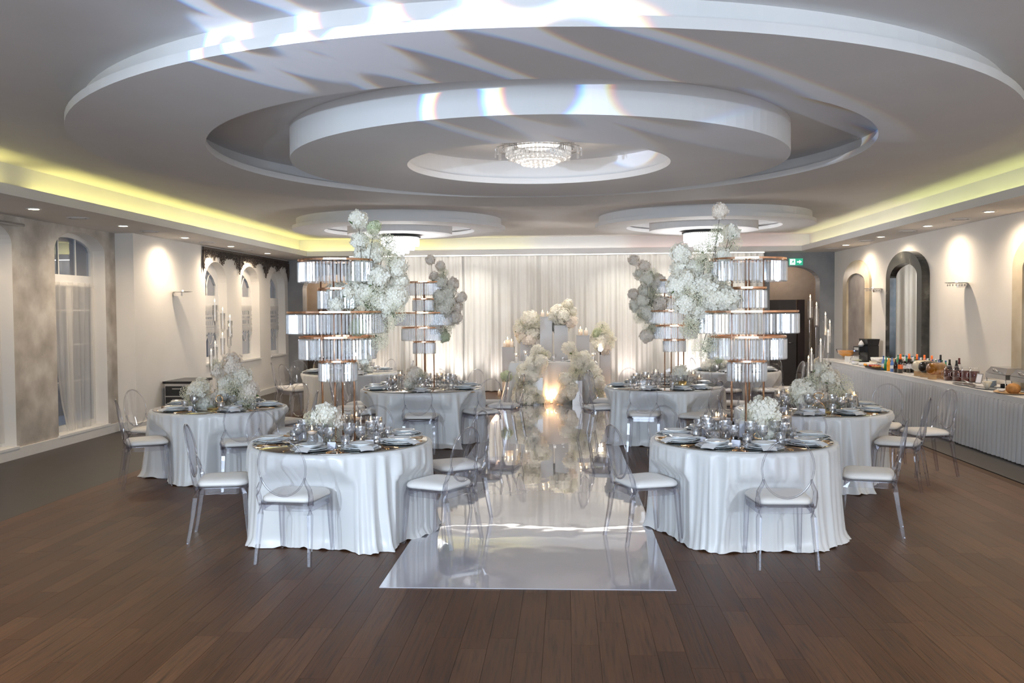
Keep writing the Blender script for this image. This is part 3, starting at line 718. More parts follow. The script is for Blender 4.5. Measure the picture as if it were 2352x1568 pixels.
# ================================================================ TABLES
def clock_names(cx, cy, headings):
    """names seats as on a clock face seen from the photographer: six o'clock is nearest"""
    words = ['twelve', 'one', 'two', 'three', 'four', 'five', 'six', 'seven', 'eight', 'nine', 'ten', 'eleven']
    view = math.atan2(cy, cx); used = set(); out = []
    for h in headings:
        c = round(((view - h) / (PI / 6))) % 12
        for d in (0, 1, -1, 2, -2, 3, -3):
            if (c + d) % 12 not in used: c = (c + d) % 12; break
        used.add(c); out.append(words[c])
    return out
def linen(rad, seed, flare=.03, seats=()):
    def allowed(a):
        lim = 9
        for sx_, sy_, hd in seats:      # chair rectangle in table coordinates
            c, s_ = math.cos(hd), math.sin(hd)
            ux, uy = math.cos(a), math.sin(a)
            if sx_ * ux + sy_ * uy < 0: continue
            q = .3
            while q < rad + .2:
                dx, dy = q * ux - sx_, q * uy - sy_
                if abs(dx * c + dy * s_) < .235 and abs(-dx * s_ + dy * c) < .245: lim = min(lim, q); break
                q += .01
        return lim
    r_ = random.Random(seed)
    comps = [(r_.randint(7, 10), r_.uniform(0, 6), .45), (r_.randint(13, 17), r_.uniform(0, 6), .6), (r_.randint(20, 27), r_.uniform(0, 6), .45), (r_.randint(33, 41), r_.uniform(0, 6), .14)]
    nt, nv = 320, 22
    al = [allowed(2 * PI * i / nt) for i in range(nt)]
    al = [min([al[(i + k) % nt] + abs(k) * .012 for k in range(-10, 11)]) for i in range(nt)]
    vs = []; fs = []
    prof = [(-.03, 0)] + [(t, 1) for t in [k / (nv - 1) for k in range(nv)]]
    for j in range(nv + 1):
        for i in range(nt):
            a = 2 * PI * i / nt
            if j == 0: r = rad - .03; z = .752
            else:
                t = (j - 1) / (nv - 1)
                fold = 0
                for n, p, w_ in comps:
                    s_ = math.sin(n * a + p + t * .5 * math.sin(3 * a + p)); fold += w_ * (1 - abs(s_) ** .8 * 1.5)
                loc = .5 + .5 * math.sin(2 * a + seed) * .5
                amp = .006 + .078 * t ** .6 * loc
                r = rad + .006 + .020 * t + flare * t ** 3 + amp * fold
                z = .752 - .748 * t
                bl = min(1, t / .32); r = min(r, al[i] - .012 + (1 - bl) * .25)
                if t < .04: r = rad + .002; z = .749
                if t > .93:
                    q = (t - .93) / .07; r += .02 * q * (1 + .8 * math.sin(9 * a + seed)); z = .752 - .748 * .93 - (.748 * .07) * q * (1 - .25 * max(0, math.sin(23 * a)))
            vs.append((r * math.cos(a), r * math.sin(a), max(z, .004)))
    for j in range(nv):
        for i in range(nt): fs.append((j * nt + i, (j + 1) * nt + i, (j + 1) * nt + (i + 1) % nt, j * nt + (i + 1) % nt))
    vs.append((0, 0, .752)); k = len(vs) - 1
    for i in range(nt): fs.append((k, i, (i + 1) % nt))
    return MB().add(vs, fs, True)

# ---- the clear chair (faces +Y, origin on the floor under the seat)
def oval(c, rx, rz, n=36, tilt=.16, y0=-.205, zc=.715):
    out = []
    for k in range(n):
        a = 2 * PI * k / n; x = rx * math.cos(a); z = zc + rz * math.sin(a)
        out.append((x, y0 - (z - .5) * tilt - .018 * (1 - (x / .19) ** 2), z))
    return out
def rrect(wf, wb, y0, y1, r=.06, n=5, bow=.02):
    pts = []
    for cx, cy, a0 in ((wf / 2 - r, y1 - r, 0), (-wf / 2 + r, y1 - r, 90), (-wb / 2 + r, y0 + r, 180), (wb / 2 - r, y0 + r, 270)):
        for k in range(n + 1):
            a = R(a0 + 90 * k / n); x = cx + r * math.cos(a); y = cy + r * math.sin(a)
            pts.append((x, y + (bow * (1 - (x / .2) ** 2) if cy > 0 else 0)))
    return pts
ch = thing('ghost_chair', '', 'chair')
obj('seat', MB().prism(rrect(.44, .41, -.20, .20), .432, .452), 'acrylic_edge', ch)
cu = MB(); base = rrect(.43, .39, -.185, .195, .07)
lay = [(1.0, .453), (1.02, .468), (1.0, .483), (.9, .496), (.6, .503), (.25, .505)]
vs = [(x * s_, y * s_, z + (-.004 if s_ > .95 else 0)) for s_, z in lay for x, y in base]; n_ = len(base)
fs = [(j * n_ + i, j * n_ + (i + 1) % n_, (j + 1) * n_ + (i + 1) % n_, (j + 1) * n_ + i) for j in range(len(lay) - 1) for i in range(n_)] + [tuple(range(n_ - 1, -1, -1)), tuple(range((len(lay) - 1) * n_, len(lay) * n_))]
obj('seat_cushion', cu.add(vs, fs, True), 'cushion', ch)
ap_ = MB(); o_ = rrect(.42, .39, -.185, .185); i_ = rrect(.405, .375, -.177, .177)
n_ = len(o_); ap_.add([(x, y, z) for z in (.385, .434) for x, y in o_] + [(x, y, z) for z in (.385, .434) for x, y in i_],
        [f for i in range(n_) for j in [(i + 1) % n_] for f in ((i, j, n_ + j, n_ + i), (2 * n_ + i, 3 * n_ + i, 3 * n_ + j, 2 * n_ + j), (i, 2 * n_ + i, 2 * n_ + j, j))])
obj('apron', ap_, 'acrylic', ch)
for sx in (-1, 1):
    obj('leg', MB().tube([(sx * .188, .165, .44), (sx * .194, .185, .38), (sx * .197, .195, .25), (sx * .202, .215, .0)], [.026, .025, .022, .017], 4, smooth=False), 'acrylic_edge', ch)
    obj('leg', MB().tube([(sx * .185, -.178, .44), (sx * .190, -.195, .36), (sx * .196, -.215, .22), (sx * .205, -.255, .0)], [.026, .025, .022, .017], 4, smooth=False), 'acrylic_edge', ch)
    obj('back_stile', MB().tube([(sx * .192, -.182, .43), (sx * .200, -.198, .50), (sx * .196, -.212, .55), (sx * .172, -.222, .60), (sx * .166, -.232, .635)], [.022, .020, .017, .014, .009], 5, smooth=False), 'acrylic_edge', ch)
obj('back_rim', MB().tube(oval(0, .180, .212), .0075, 6, closed=True), 'acrylic_edge', ch)
bp = MB(); o1 = oval(0, .174, .206, 28); cpt = (0, -.205 - .215 * .16 - .034, .715)
mid = [tuple(cpt[k] + (p[k] - cpt[k]) * .55 for k in range(3)) for p in o1]; mid = [(x, y - .004, z) for x, y, z in mid]
n_ = 28; bp.add([(x, y + .003, z) for x, y, z in o1] + [(x, y + .003, z) for x, y, z in mid] + [(cpt[0], cpt[1] + .003, cpt[2])], [(i, (i + 1) % n_, n_ + (i + 1) % n_, n_ + i) for i in range(n_)] + [(n_ + i, n_ + (i + 1) % n_, 2 * n_) for i in range(n_)], True)
obj('backrest', bp, 'acrylic', ch)
for sx in (-1, 1):
    pass
CH = {'used': False}
def chair(x, y, head, label, group):
    rz = R(head - 90)
    if not CH['used']:
        CH['used'] = True; ch.location = (x, y, 0); ch.rotation_euler = (0, 0, rz); ch['label'] = label; ch['group'] = group
    else: dup(ch, (x, y, 0), rz, label, group)

# ---- place setting prototypes (origin at its own base)
def proto(name, cat, parts, root_mb=None, root_mat=None):
    t = thing(name, '', cat) if root_mb is None else tag(obj(name, root_mb, root_mat), '', cat)
    for n_, mb, mt in parts: obj(n_, mb, mt, t)
    PROTO[name] = t; FIRST[name] = True; return t
PROTO = {}; FIRST = {}
def place(name, loc, rz, label, group, scale=None):
    t = PROTO[name]
    if FIRST[name]:
        FIRST[name] = False; t.location = loc; t.rotation_euler = (0, 0, rz); t['label'] = label; t['group'] = group
        if scale: t.scale = (scale,) * 3
        return t
    return dup(t, loc, rz, label, group, scale)
cg = MB().lathe([(1e-6, .004), (.09, .004), (.105, .007), (.155, .016), (.158, .018), (.152, .020), (.10, .011), (1e-6, .009)], 40)
for k in range(40):
    a = 2 * PI * k / 40; cg.add([(.108 * math.cos(a), .108 * math.sin(a), .0125), (.150 * math.cos(a + .05), .150 * math.sin(a + .05), .021), (.150 * math.cos(a + .09), .150 * math.sin(a + .09), .021), (.108 * math.cos(a + .04), .108 * math.sin(a + .04), .0125)], [(0, 1, 2, 3)])
proto('charger_plate', 'plate', [], cg, 'charger_glass')
def plate_prof(r): return [(1e-6, .003), (r * .55, .003), (r * .62, .001), (r * .66, .006), (r, .018), (r * 1.005, .021), (r * .985, .021), (r * .66, .010), (r * .55, .007), (1e-6, .007)]
proto('dinner_plate', 'plate', [], MB().lathe(plate_prof(.130), 40), 'porcelain')
proto('side_plate', 'plate', [], MB().lathe(plate_prof(.095), 36), 'porcelain')
nk = MB().grid(lambda u, v: ((u - .5) * .105, -.165 + .33 * v, .030 + .006 * math.sin(PI * u) + .003 * math.sin(9 * v) - (.022 * max(0, (.18 - v) / .18))), 6, 14)
nk.grid(lambda u, v: ((u - .5) * .101, -.155 + .30 * v, .023 + .004 * math.sin(PI * u) - (.018 * max(0, (.18 - v) / .18))), 6, 10)
nk.tube([(-.048, .16, .028), (.048, .16, .028)], .010, 8)
proto('folded_napkin', 'napkin', [], nk, 'napkin')
def cut_profile(kind):
    if kind == 'goblet': return [(.034, 0), (.036, .004), (.012, .010), (.007, .02), (.009, .045), (.007, .06), (.016, .068), (.033, .082), (.041, .105), (.040, .125), (.043, .150), (.041, .150), (.037, .125), (.038, .105), (.030, .086), (.001, .078)]
    return [(.033, 0), (.036, .01), (.033, .03), (.038, .05), (.035, .07), (.039, .095), (.037, .095), (.033, .07), (.034, .05), (.030, .02), (.001, .015)]
proto('cut_goblet', 'glass', [('bowl', MB().lathe([p for p in cut_profile('goblet')[6:]], 14, smooth=False, twist=.5, caps=False), 'cut_glass'), ('foot', MB().lathe(cut_profile('goblet')[:7], 14, smooth=False), 'cut_glass')])
proto('cut_tumbler', 'glass', [], MB().lathe(cut_profile('tumbler'), 14, smooth=False, twist=.5, caps=True), 'cut_glass')
def cutlery(kind):
    m = MB()
    m.tube([(0, -.10, .004), (0, -.04, .006), (0, .05, .005)], [.0045, .0035, .0028], 6)
    if kind == 'fork':
        m.add([(-.010, .05, .004), (.010, .05, .004), (.012, .07, .004), (-.012, .07, .004)], [(0, 1, 2, 3)])
        for k in range(4): m.box(-.011 + k * .0063, -.0085 + k * .0063, .07, .102, .003, .006)
    elif kind == 'knife': m.add([(-.003, .05, .003), (.008, .055, .003), (.008, .09, .003), (0, .115, .003), (-.003, .115, .003), (-.003, .05, .006), (.008, .055, .006), (.008, .09, .006), (0, .115, .006), (-.003, .115, .006)], [(4, 3, 2, 1, 0), (5, 6, 7, 8, 9), (0, 1, 6, 5), (1, 2, 7, 6), (2, 3, 8, 7), (3, 4, 9, 8), (4, 0, 5, 9)])
    else: m.lathe([(1e-6, 0), (.010, .002), (.016, .006), (.014, .006), (1e-6, .002)], 14, cy=.075, sy=1.5, caps=False)
    return m
for k_ in ('fork', 'knife', 'spoon'): proto('gold_' + k_, 'cutlery', [], cutlery(k_), 'gold')
proto('name_card', 'card', [], MB().add([(-.035, 0, 0), (.035, 0, 0), (.035, .018, .05), (-.035, .018, .05), (.035, .038, 0), (-.035, .038, 0)], [(0, 1, 2, 3), (3, 2, 4, 5)]), 'card')

# ---- candles
def vessel(h, r=.045):
    return MB().lathe([(r, 0), (r, h), (r - .003, h), (r - .003, .012), (1e-6, .012)], 24)
for nm, h in (('tall', .24), ('mid', .185), ('short', .13)):
    t = thing('glass_cylinder', '', 'vase')
    obj('glass_wall', vessel(h), 'glass', t); obj('water', MB().lathe([(.0415, .013), (.0415, h * .66), (1e-6, h * .66)], 20), 'water', t)
    PROTO['cyl_' + nm] = t; FIRST['cyl_' + nm] = True
def flame_mb(z, s=1): return MB().lathe([(1e-6, z), (.0055 * s, z + .008 * s), (.006 * s, z + .013 * s), (.0028 * s, z + .026 * s), (1e-6, z + .038 * s)], 8)
t = thing('floating_candle', '', 'candle'); obj('wax', MB().lathe([(1e-6, 0), (.022, .004), (.036, .018), (.037, .026), (1e-6, .028)], 20), 'wax', t)
obj('wick', MB().tube([(0, 0, .027), (0, 0, .036)], .001, 4), 'dark_metal', t); obj('flame', flame_mb(.034), 'flame', t); PROTO['floating_candle'] = t; FIRST['floating_candle'] = True
t = thing('pillar_candle', '', 'candle'); obj('wax', MB().lathe([(.033, 0), (.034, .09), (.028, .095), (1e-6, .090)], 20), 'wax', t)
obj('wick', MB().tube([(0, 0, .09), (0, 0, .10)], .001, 4), 'dark_metal', t); obj('flame', flame_mb(.098, 1.2), 'flame', t); PROTO['pillar_candle'] = t; FIRST['pillar_candle'] = True
t = thing('taper_candle', '', 'candle'); obj('wax', MB().lathe([(.010, 0), (.009, .20), (.003, .212), (1e-6, .212)], 12), 'white_wax', t)
obj('flame', flame_mb(.212, .95), 'flame', t); PROTO['taper_candle'] = t; FIRST['taper_candle'] = True
def candle_in_glass(size, x, y, z, where):
    h = {'tall': .24, 'mid': .185, 'short': .13}[size]
    place('cyl_' + size, (x, y, z), 0, 'clear glass cylinder of water %s' % where, 'glass cylinders with candles')
    place('floating_candle', (x, y, z + h * .66 - .008), 0, 'lit floating candle in the cylinder %s' % where, 'floating candles')

# ---- flowers
rf = random.Random(11)
def hydrangea(n, mat_seed):
    r_ = random.Random(mat_seed); m = MB()
    for i in range(n):
        z = 1 - 2 * (i + .5) / n; a = i * 2.39996; rr = math.sqrt(1 - z * z)
        d = Vector((rr * math.cos(a), rr * math.sin(a), z)); d *= r_.uniform(.74, 1.02) * (1 + .12 * math.sin(3 * a + 5 * z))
        nrm = (d.normalized() + Vector((r_.uniform(-.55, .55), r_.uniform(-.55, .55), r_.uniform(-.55, .55)))).normalized()
        u = nrm.orthogonal().normalized(); v_ = nrm.cross(u); ph = r_.uniform(0, 1.5); s_ = r_.uniform(.24, .36)
        for k in range(4):
            b = ph + k * PI / 2; e = u * math.cos(b) + v_ * math.sin(b); f = u * math.cos(b + .66) + v_ * math.sin(b + .66); g_ = u * math.cos(b - .66) + v_ * math.sin(b - .66)
            m.add([d, d + g_ * s_ * .74 + nrm * .05, d + e * s_ * .96 + g_ * s_ * .1 + nrm * r_.uniform(-.02, .07), d + e * s_ * .96 + f * s_ * .1 + nrm * r_.uniform(-.02, .07), d + f * s_ * .74 + nrm * .05], [(0, 1, 2, 3, 4)], False)
    m.ball((0, 0, 0), .66, 10, 7)
    return m
def breath(n, seed, spread=1.0, stems=34):
    r_ = random.Random(seed); m = MB(); st = MB()
    for i in range(n):
        while True:
            p = Vector((r_.uniform(-1, 1), r_.uniform(-1, 1), r_.uniform(-1, 1)))
            if p.length < 1 and r_.random() < .35 + .65 * p.length: break
        m.octa(tuple(p * spread), r_.uniform(.028, .05))
    for i in range(stems):
        d = Vector((r_.gauss(0, 1), r_.gauss(0, 1), r_.gauss(.3, 1))).normalized()
        st.tube([(0, 0, -.6), tuple(d * .45 + Vector((0, 0, -.1))), tuple(d * .95)], [.009, .007, .005], 3)
    return m, st
HEADS = {c: [hydrangea(n, s_).mesh('flower_head', 'petal' + x) for n, s_ in ((110, 1), (140, 2), (90, 3))] for c, x in (('w', ''), ('p', '_blush'), ('g', '_green'))}
BR = []
for s_ in (1, 2, 3):
    a_, b_ = breath(720, s_); BR.append((a_.mesh('baby_breath', 'breath'), b_.mesh('breath_stems', 'stem')))
LEAF = MB().add([(0, 0, 0), (.28, .5, .12), (0, 1.1, .05), (-.28, .5, .12), (0, .5, 0)], [(0, 1, 4), (1, 2, 4), (2, 3, 4), (3, 0, 4)]).mesh('leaf', 'leaf')
def arrangement(name, label, cat, base, items, group=None, stemroot=None, vase=None):
    """items: (x, y, z, radius, kind) in metres; kind w/p/g hydrangea head or b baby's breath"""
    t = thing(name, label, cat, base, 0, group); B = Vector(base); st = MB(); root = Vector(stemroot) - B if stemroot else Vector((0, 0, 0))
    r_ = random.Random(len(items) * 7 + int(abs(base[0]) * 100))
    for x, y, z, rad, kd in items:
        p = Vector((x, y, z)) - B
        rot = (r_.uniform(0, 6), r_.uniform(0, 6), r_.uniform(0, 6))
        if kd == 'b':
            me, sm_ = r_.choice(BR); rr = rad * 1.2
            o = put('baby_breath', me, t, p, rot, rr); o['kind'] = 'stuff'
            put('breath_stems', sm_, o)['kind'] = 'stuff'
        else:
            put('flower_head', r_.choice(HEADS[kd]), t, p, rot, (rad * 1.2, rad * 1.2, rad * r_.uniform(1.0, 1.2)))
            for q in range(r_.choice((1, 2))):
                put('leaf', LEAF, t, p + Vector((r_.uniform(-.6, .6), r_.uniform(-.6, .2), -.6)) * rad, (r_.uniform(-1, 1), r_.uniform(-1, 1), r_.uniform(0, 6)), rad * .75)
        if name != 'flower_cascade': st.tube([p + Vector((0, .04, -.04)), p], .0028, 4); continue
        mid = (p + root) / 2 + Vector((r_.uniform(-.03, .03), r_.uniform(-.03, .03), r_.uniform(-.02, .02)))
        st.tube([root, mid, p], .0028, 4)
    obj('stems', st, 'twig', t)
    if vase: obj('vase', MB().lathe([(.05, 0), (.055, .10), (.052, .10), (.047, .01), (1e-6, .01)], 20), vase, t)
    return t

# ---- crystal tier stand
def prism_mesh(L, w_): # hexagonal-ended long crystal drop hanging from its top
    return MB().lathe([(w_ * .3, 0), (w_ * .5, -.006), (w_ * .5, -L + .007), (w_ * .28, -L)], 4, smooth=False).mesh('crystal_prism', 'crystal')
PR = {}
def tiered_stand(x, y, z0, label, tiers, base_r, legs, single, rot=0):
    """tiers: (radius, z of ring top, crystal length, offset x, offset y)"""
    t = thing('crystal_tier_stand', label, 'centrepiece', (x, y, z0), rot)
    obj('mirror_base', MB().lathe([(base_r, 0), (base_r, .008), (1e-6, .008)], 48), 'smoked_mirror', t)
    ztop = tiers[0][1] - z0
    for lx, ly in legs:
        obj('leg', MB().tube([(lx, ly, .008), (lx, ly, ztop)], .0085, 8), 'rose_gold', t)
    for r_, zt, L, ox, oy in tiers:
        z = zt - z0; n = 64
        m = MB()
        vs = []; fs = []
        for k in range(n):
            a = 2 * PI * k / n; c, s_ = math.cos(a), math.sin(a)
            for rr, zz in ((r_ + .006, z), (r_ + .006, z - .015), (r_ - .006, z - .015), (r_ - .006, z)): vs.append((ox + rr * c, oy + rr * s_, zz))
        for k in range(n):
            a = 4 * k; b = 4 * ((k + 1) % n)
            for q in range(4): fs.append((a + q, a + (q + 1) % 4, b + (q + 1) % 4, b + q))
        m.add(vs, fs)
        m.tube([(ox - r_, oy, z - .015), (ox + r_, oy, z - .015)], .005, 5); m.tube([(ox, oy - r_, z - .015), (ox, oy + r_, z - .015)], .005, 5)
        tr = obj('tier_ring', m, 'rose_gold', t)
        cnt = int(2 * PI * r_ / .0287)
        key = round(L, 3)
        if key not in PR: PR[key] = prism_mesh(L, .0225)
        if single:
            for k in range(cnt):
                a = 2 * PI * (k + .5) / cnt; put('crystal_prism', PR[key], t, (ox + r_ * math.cos(a), oy + r_ * math.sin(a), z - .024), (0, 0, a + rf.uniform(-.3, .3)))
        else:
            m = MB()
            for k in range(cnt):
                a = 2 * PI * (k + .5) / cnt; m.lathe([(.007, 0), (.0115, -.006), (.0115, -L + .007), (.006, -L)], 4, ox + r_ * math.cos(a), oy + r_ * math.sin(a), z - .024, smooth=False)
            obj('crystal_fringe', m, 'crystal', t)['kind'] = 'stuff'
    return t

TABLES = [
 # key, name, x, y, radius, chairs [(x, y, heading)], detail
 ('near left', -1.87, 7.49, .745, [(-2.02, 6.689, 84), (-2.8, 7.3, 14), (-1.0, 7.18, 151), (-0.99, 8.05, 212), (-1.85, 8.42, 265), (-2.59, 8.14, 328)], 2),
 ('near right', 1.445, 7.61, .745, [(1.535, 6.69, 91), (0.617, 7.3, 22), (2.49, 7.66, 162), (1.03, 8.37, 298), (1.976, 8.556, 250)], 2),
 ('centre left', -2.0, 12.7, .86, [(-1.89, 11.777, 92), (-1.145, 12.334, 122), (-0.888, 13.053, 165), (-1.117, 13.513, 188), (-2.819, 12.26, 63), (-3.039, 12.715, 13), (-3.018, 13.335, 352), (-2.022, 13.9, 263), (-1.53, 13.804, 234)], 1),
 ('centre right', 1.36, 12.84, .82, [(0.47, 12.86, 382), (0.614, 13.729, 344), (1.019, 12.018, 82), (1.984, 12.205, 125), (2.414, 13.326, 170), (1.062, 13.961, 289), (1.564, 13.982, 256), (1.69, 11.78, 142)], 1),
 ('left wall', -3.94, 10.19, .745, [(-4.48, 9.49, 32), (-4.85, 10.46, 346), (-3.41, 9.41, 112), (-3.53, 11.259, 236), (-3.13, 10.281, 190)], 2),
 ('buffet side', 2.62, 9.93, .80, [(3.372, 9.493, 150), (3.93, 10.255, 188), (3.638, 10.816, 235), (2.32, 8.94, 72), (1.851, 9.524, -7)], 2),
 ('rear left', -3.83, 16.07, .86, [(-5.016, 16.256, 382), (-4.478, 17.08, 324), (-4.732, 15.842, 49), (-3.985, 16.987, 245), (-3.087, 16.63, 182), (-4.835, 16.725, 314), (-3.485, 16.934, 229)], 0),
 ('rear right', 2.96, 16.2, .76, [(3.337, 15.46, 99), (3.656, 17.052, 221), (3.731, 15.771, 186), (2.669, 15.423, 62), (2.568, 16.932, 333), (3.194, 17.275, 266)], 0),
]
PLATES = {'near left': 'pale blue lit', 'near right': 'blue lit'}
for key, cx, cy, rad, chairs, det in TABLES:
    t = thing('round_table', 'round table with mirrored top under its cloth, %s table' % key, 'table', (cx, cy, 0), 0)
    obj('mirror_top', MB().lathe([(rad - .035, .7535), (rad - .03, .7555), (rad - .035, .7590), (1e-6, .7590)], 72), 'smoked_mirror', t)
    obj('tabletop', MB().lathe([(rad - .01, .725), (rad - .01, .748), (1e-6, .748)], 48), 'wood_light', t)
    obj('pedestal', MB().lathe([(.30, 0), (.30, .03), (.05, .06), (.05, .70), (.25, .725)], 24), 'dark_metal', t)
    c = obj('tablecloth', linen(rad, len(key) + int(cx * 10), seats=[(x - cx, y - cy, R(h)) for x, y, h in chairs]), 'table_linen', None, (cx, cy, 0))
    tag(c, 'floor length white satin cloth draped over the %s round table' % key, 'tablecloth', 'white round tablecloths')
    heads = [math.atan2(y - cy, x - cx) for x, y, h in chairs]
    nm = clock_names(cx, cy, heads)
    for (x, y, h), n_ in zip(chairs, nm):
        chair(x, y, h, "clear acrylic chair with white cushion, %s o'clock seat of the %s table" % (n_, key), 'clear acrylic dining chairs')
    # settings at the seats and in the gaps between them
    hs = sorted(h % (2 * PI) for h in heads); full = list(heads)
    for i in range(len(hs)):
        g0 = hs[i]; g1 = hs[(i + 1) % len(hs)] + (2 * PI if i == len(hs) - 1 else 0)
        if g1 - g0 > 1.3: full.append((g0 + g1) / 2)
    nm = clock_names(cx, cy, full)
    zt = .759
    for a, n_ in zip(full, nm):
        rz = a + PI / 2
        def at_(rr, side, z=zt): return (cx + rr * math.cos(a) - side * math.sin(a), cy + rr * math.sin(a) + side * math.cos(a), z)
        wh = "at the %s o'clock seat of the %s table" % (n_, key)
        tl = wh.replace('at the', 'at').replace(' seat of the', ',').replace(' seat', '')
        if True:
            place('charger_plate', at_(rad - .185, 0), rz, 'clear ribbed glass charger plate ' + tl, 'glass charger plates')
            place('dinner_plate', at_(rad - .185, 0, zt + .010), rz, 'white dinner plate under the napkin ' + tl, 'white dinner plates')
            place('folded_napkin', at_(rad - .185, 0, zt + .004), rz, 'folded white napkin hanging off the plate ' + tl, 'folded white napkins')
            place('side_plate', at_(rad - .185, 0, zt + .035), rz, 'small white plate on the napkin ' + tl, 'small white plates')
            place('cut_goblet', at_(rad - .40, .06), rz, 'cut crystal wine goblet ' + tl, 'cut crystal goblets')
            place('cut_tumbler', at_(rad - .36, -.075), rz, 'cut crystal tumbler ' + tl, 'cut crystal tumblers')
            if det >= 1: place('cut_goblet', at_(rad - .44, -.02), rz + 1, 'taller cut crystal goblet set further in ' + tl, 'cut crystal goblets', 1.18)
            if det == 2:
                place('gold_fork', at_(rad - .19, -.185), rz, 'gold fork ' + tl, 'gold forks')
                place('gold_knife', at_(rad - .19, .175), rz, 'gold knife ' + tl, 'gold knives')
                place('gold_spoon', at_(rad - .19, .195), rz, 'gold spoon ' + tl, 'gold spoons')
                place('name_card', at_(rad - .31, .11), rz, 'folded pale name card ' + tl, 'folded name cards')

# tall crystal stands
T_ = lambda dx: [(.305, 2.235 + dx, .165, 0, 0), (.150, 2.005 + dx, .150, 0, 0), (.400, 1.815 + dx, .160, 0, 0), (.305, 1.612 + dx, .165, 0, 0), (.150, 1.415 + dx, .150, 0, 0)]
LG = [(-.125, -.05), (-.02, -.13), (.13, -.02), (.03, .12)]
tiered_stand(-1.87, 7.42, .762, 'five tier crystal and rose gold stand on the near left table', T_(.02), .26, LG, True, .2)
tiered_stand(1.47, 7.55, .762, 'five tier crystal and rose gold stand on the near right table', T_(0), .26, LG, True, -.1)
tiered_stand(-1.96, 12.6, .762, 'five tier crystal and rose gold stand on the centre left table', T_(0), .26, LG, False, .4)
tiered_stand(1.50, 12.8, .762, 'five tier crystal and rose gold stand on the centre right table', T_(0), .26, LG, False, -.3)
arrangement('flower_cascade', 'tall white hydrangea cascade on the near left crystal stand', 'flowers', (-1.62, 7.38, 1.75), [(-1.682, 7.405, 2.579, 0.065, 'w'), (-1.558, 7.428, 2.516, 0.05, 'g'), (-1.681, 7.439, 2.412, 0.061, 'w'), (-1.664, 7.468, 2.285, 0.069, 'w'), (-1.55, 7.428, 2.31, 0.072, 'w'), (-1.69, 7.464, 2.185, 0.069, 'w'), (-1.488, 7.286, 2.098, 0.078, 'w'), (-1.362, 7.373, 2.192, 0.076, 'w'), (-1.374, 7.469, 2.079, 0.073, 'w'), (-1.637, 7.41, 1.984, 0.091, 'w'), (-1.866, 7.46, 1.965, 0.088, 'w'), (-1.849, 7.303, 1.885, 0.056, 'w'), (-1.494, 7.374, 1.925, 0.091, 'w'), (-1.357, 7.329, 1.945, 0.075, 'w'), (-1.748, 7.389, 1.885, 0.076, 'b'), (-1.465, 7.395, 1.734, 0.08, 'b'), (-1.364, 7.283, 1.818, 0.075, 'b'), (-1.678, 7.323, 1.701, 0.056, 'g'), (-1.512, 7.336, 1.594, 0.072, 'b'), (-1.637, 7.463, 1.526, 0.073, 'w'), (-1.746, 7.433, 1.542, 0.053, 'p'), (-1.622, 7.312, 1.455, 0.045, 'w'), (-1.721, 7.439, 2.099, 0.061, 'w'), (-1.548, 7.308, 2.417, 0.064, 'b'), (-1.451, 7.403, 2.385, 0.072, 'b'), (-1.398, 7.305, 2.266, 0.067, 'b'), (-1.567, 7.28, 1.883, 0.075, 'b'), (-1.58, 7.454, 2.07, 0.054, 'g'), (-1.434, 7.322, 1.864, 0.064, 'w'), (-1.511, 7.323, 2.005, 0.068, 'b'), (-1.598, 7.476, 2.199, 0.061, 'w'), (-1.448, 7.454, 2.026, 0.065, 'w'), (-1.763, 7.338, 1.99, 0.053, 'w')])
arrangement('flower_cascade', 'white hydrangea and baby breath cascade on the near right crystal stand', 'flowers', (1.13, 7.45, 1.8), [(1.253, 7.542, 2.619, 0.054, 'p'), (1.325, 7.458, 2.446, 0.057, 'w'), (0.927, 7.486, 2.278, 0.069, 'w'), (1.19, 7.391, 2.373, 0.076, 'b'), (1.35, 7.538, 2.365, 0.07, 'b'), (1.105, 7.488, 2.29, 0.073, 'b'), (0.931, 7.543, 2.155, 0.066, 'w'), (1.038, 7.529, 2.156, 0.07, 'w'), (1.107, 7.41, 2.195, 0.068, 'b'), (0.885, 7.422, 2.017, 0.072, 'w'), (1.11, 7.383, 2.007, 0.095, 'w'), (0.958, 7.379, 1.932, 0.072, 'b'), (1.032, 7.363, 1.925, 0.079, 'b'), (1.259, 7.41, 1.906, 0.106, 'w'), (1.074, 7.471, 1.806, 0.1, 'w'), (0.937, 7.351, 1.87, 0.068, 'w'), (1.254, 7.486, 2.016, 0.069, 'b'), (1.256, 7.418, 2.25, 0.053, 'w'), (0.997, 7.412, 1.671, 0.076, 'b'), (1.101, 7.514, 1.509, 0.077, 'b'), (1.175, 7.446, 1.554, 0.065, 'b'), (0.97, 7.413, 2.072, 0.072, 'w'), (1.008, 7.446, 1.73, 0.053, 'b'), (1.196, 7.491, 2.125, 0.065, 'b'), (1.148, 7.361, 1.896, 0.068, 'w'), (1.064, 7.545, 2.04, 0.062, 'w'), (1.208, 7.355, 2.446, 0.053, 'b')])
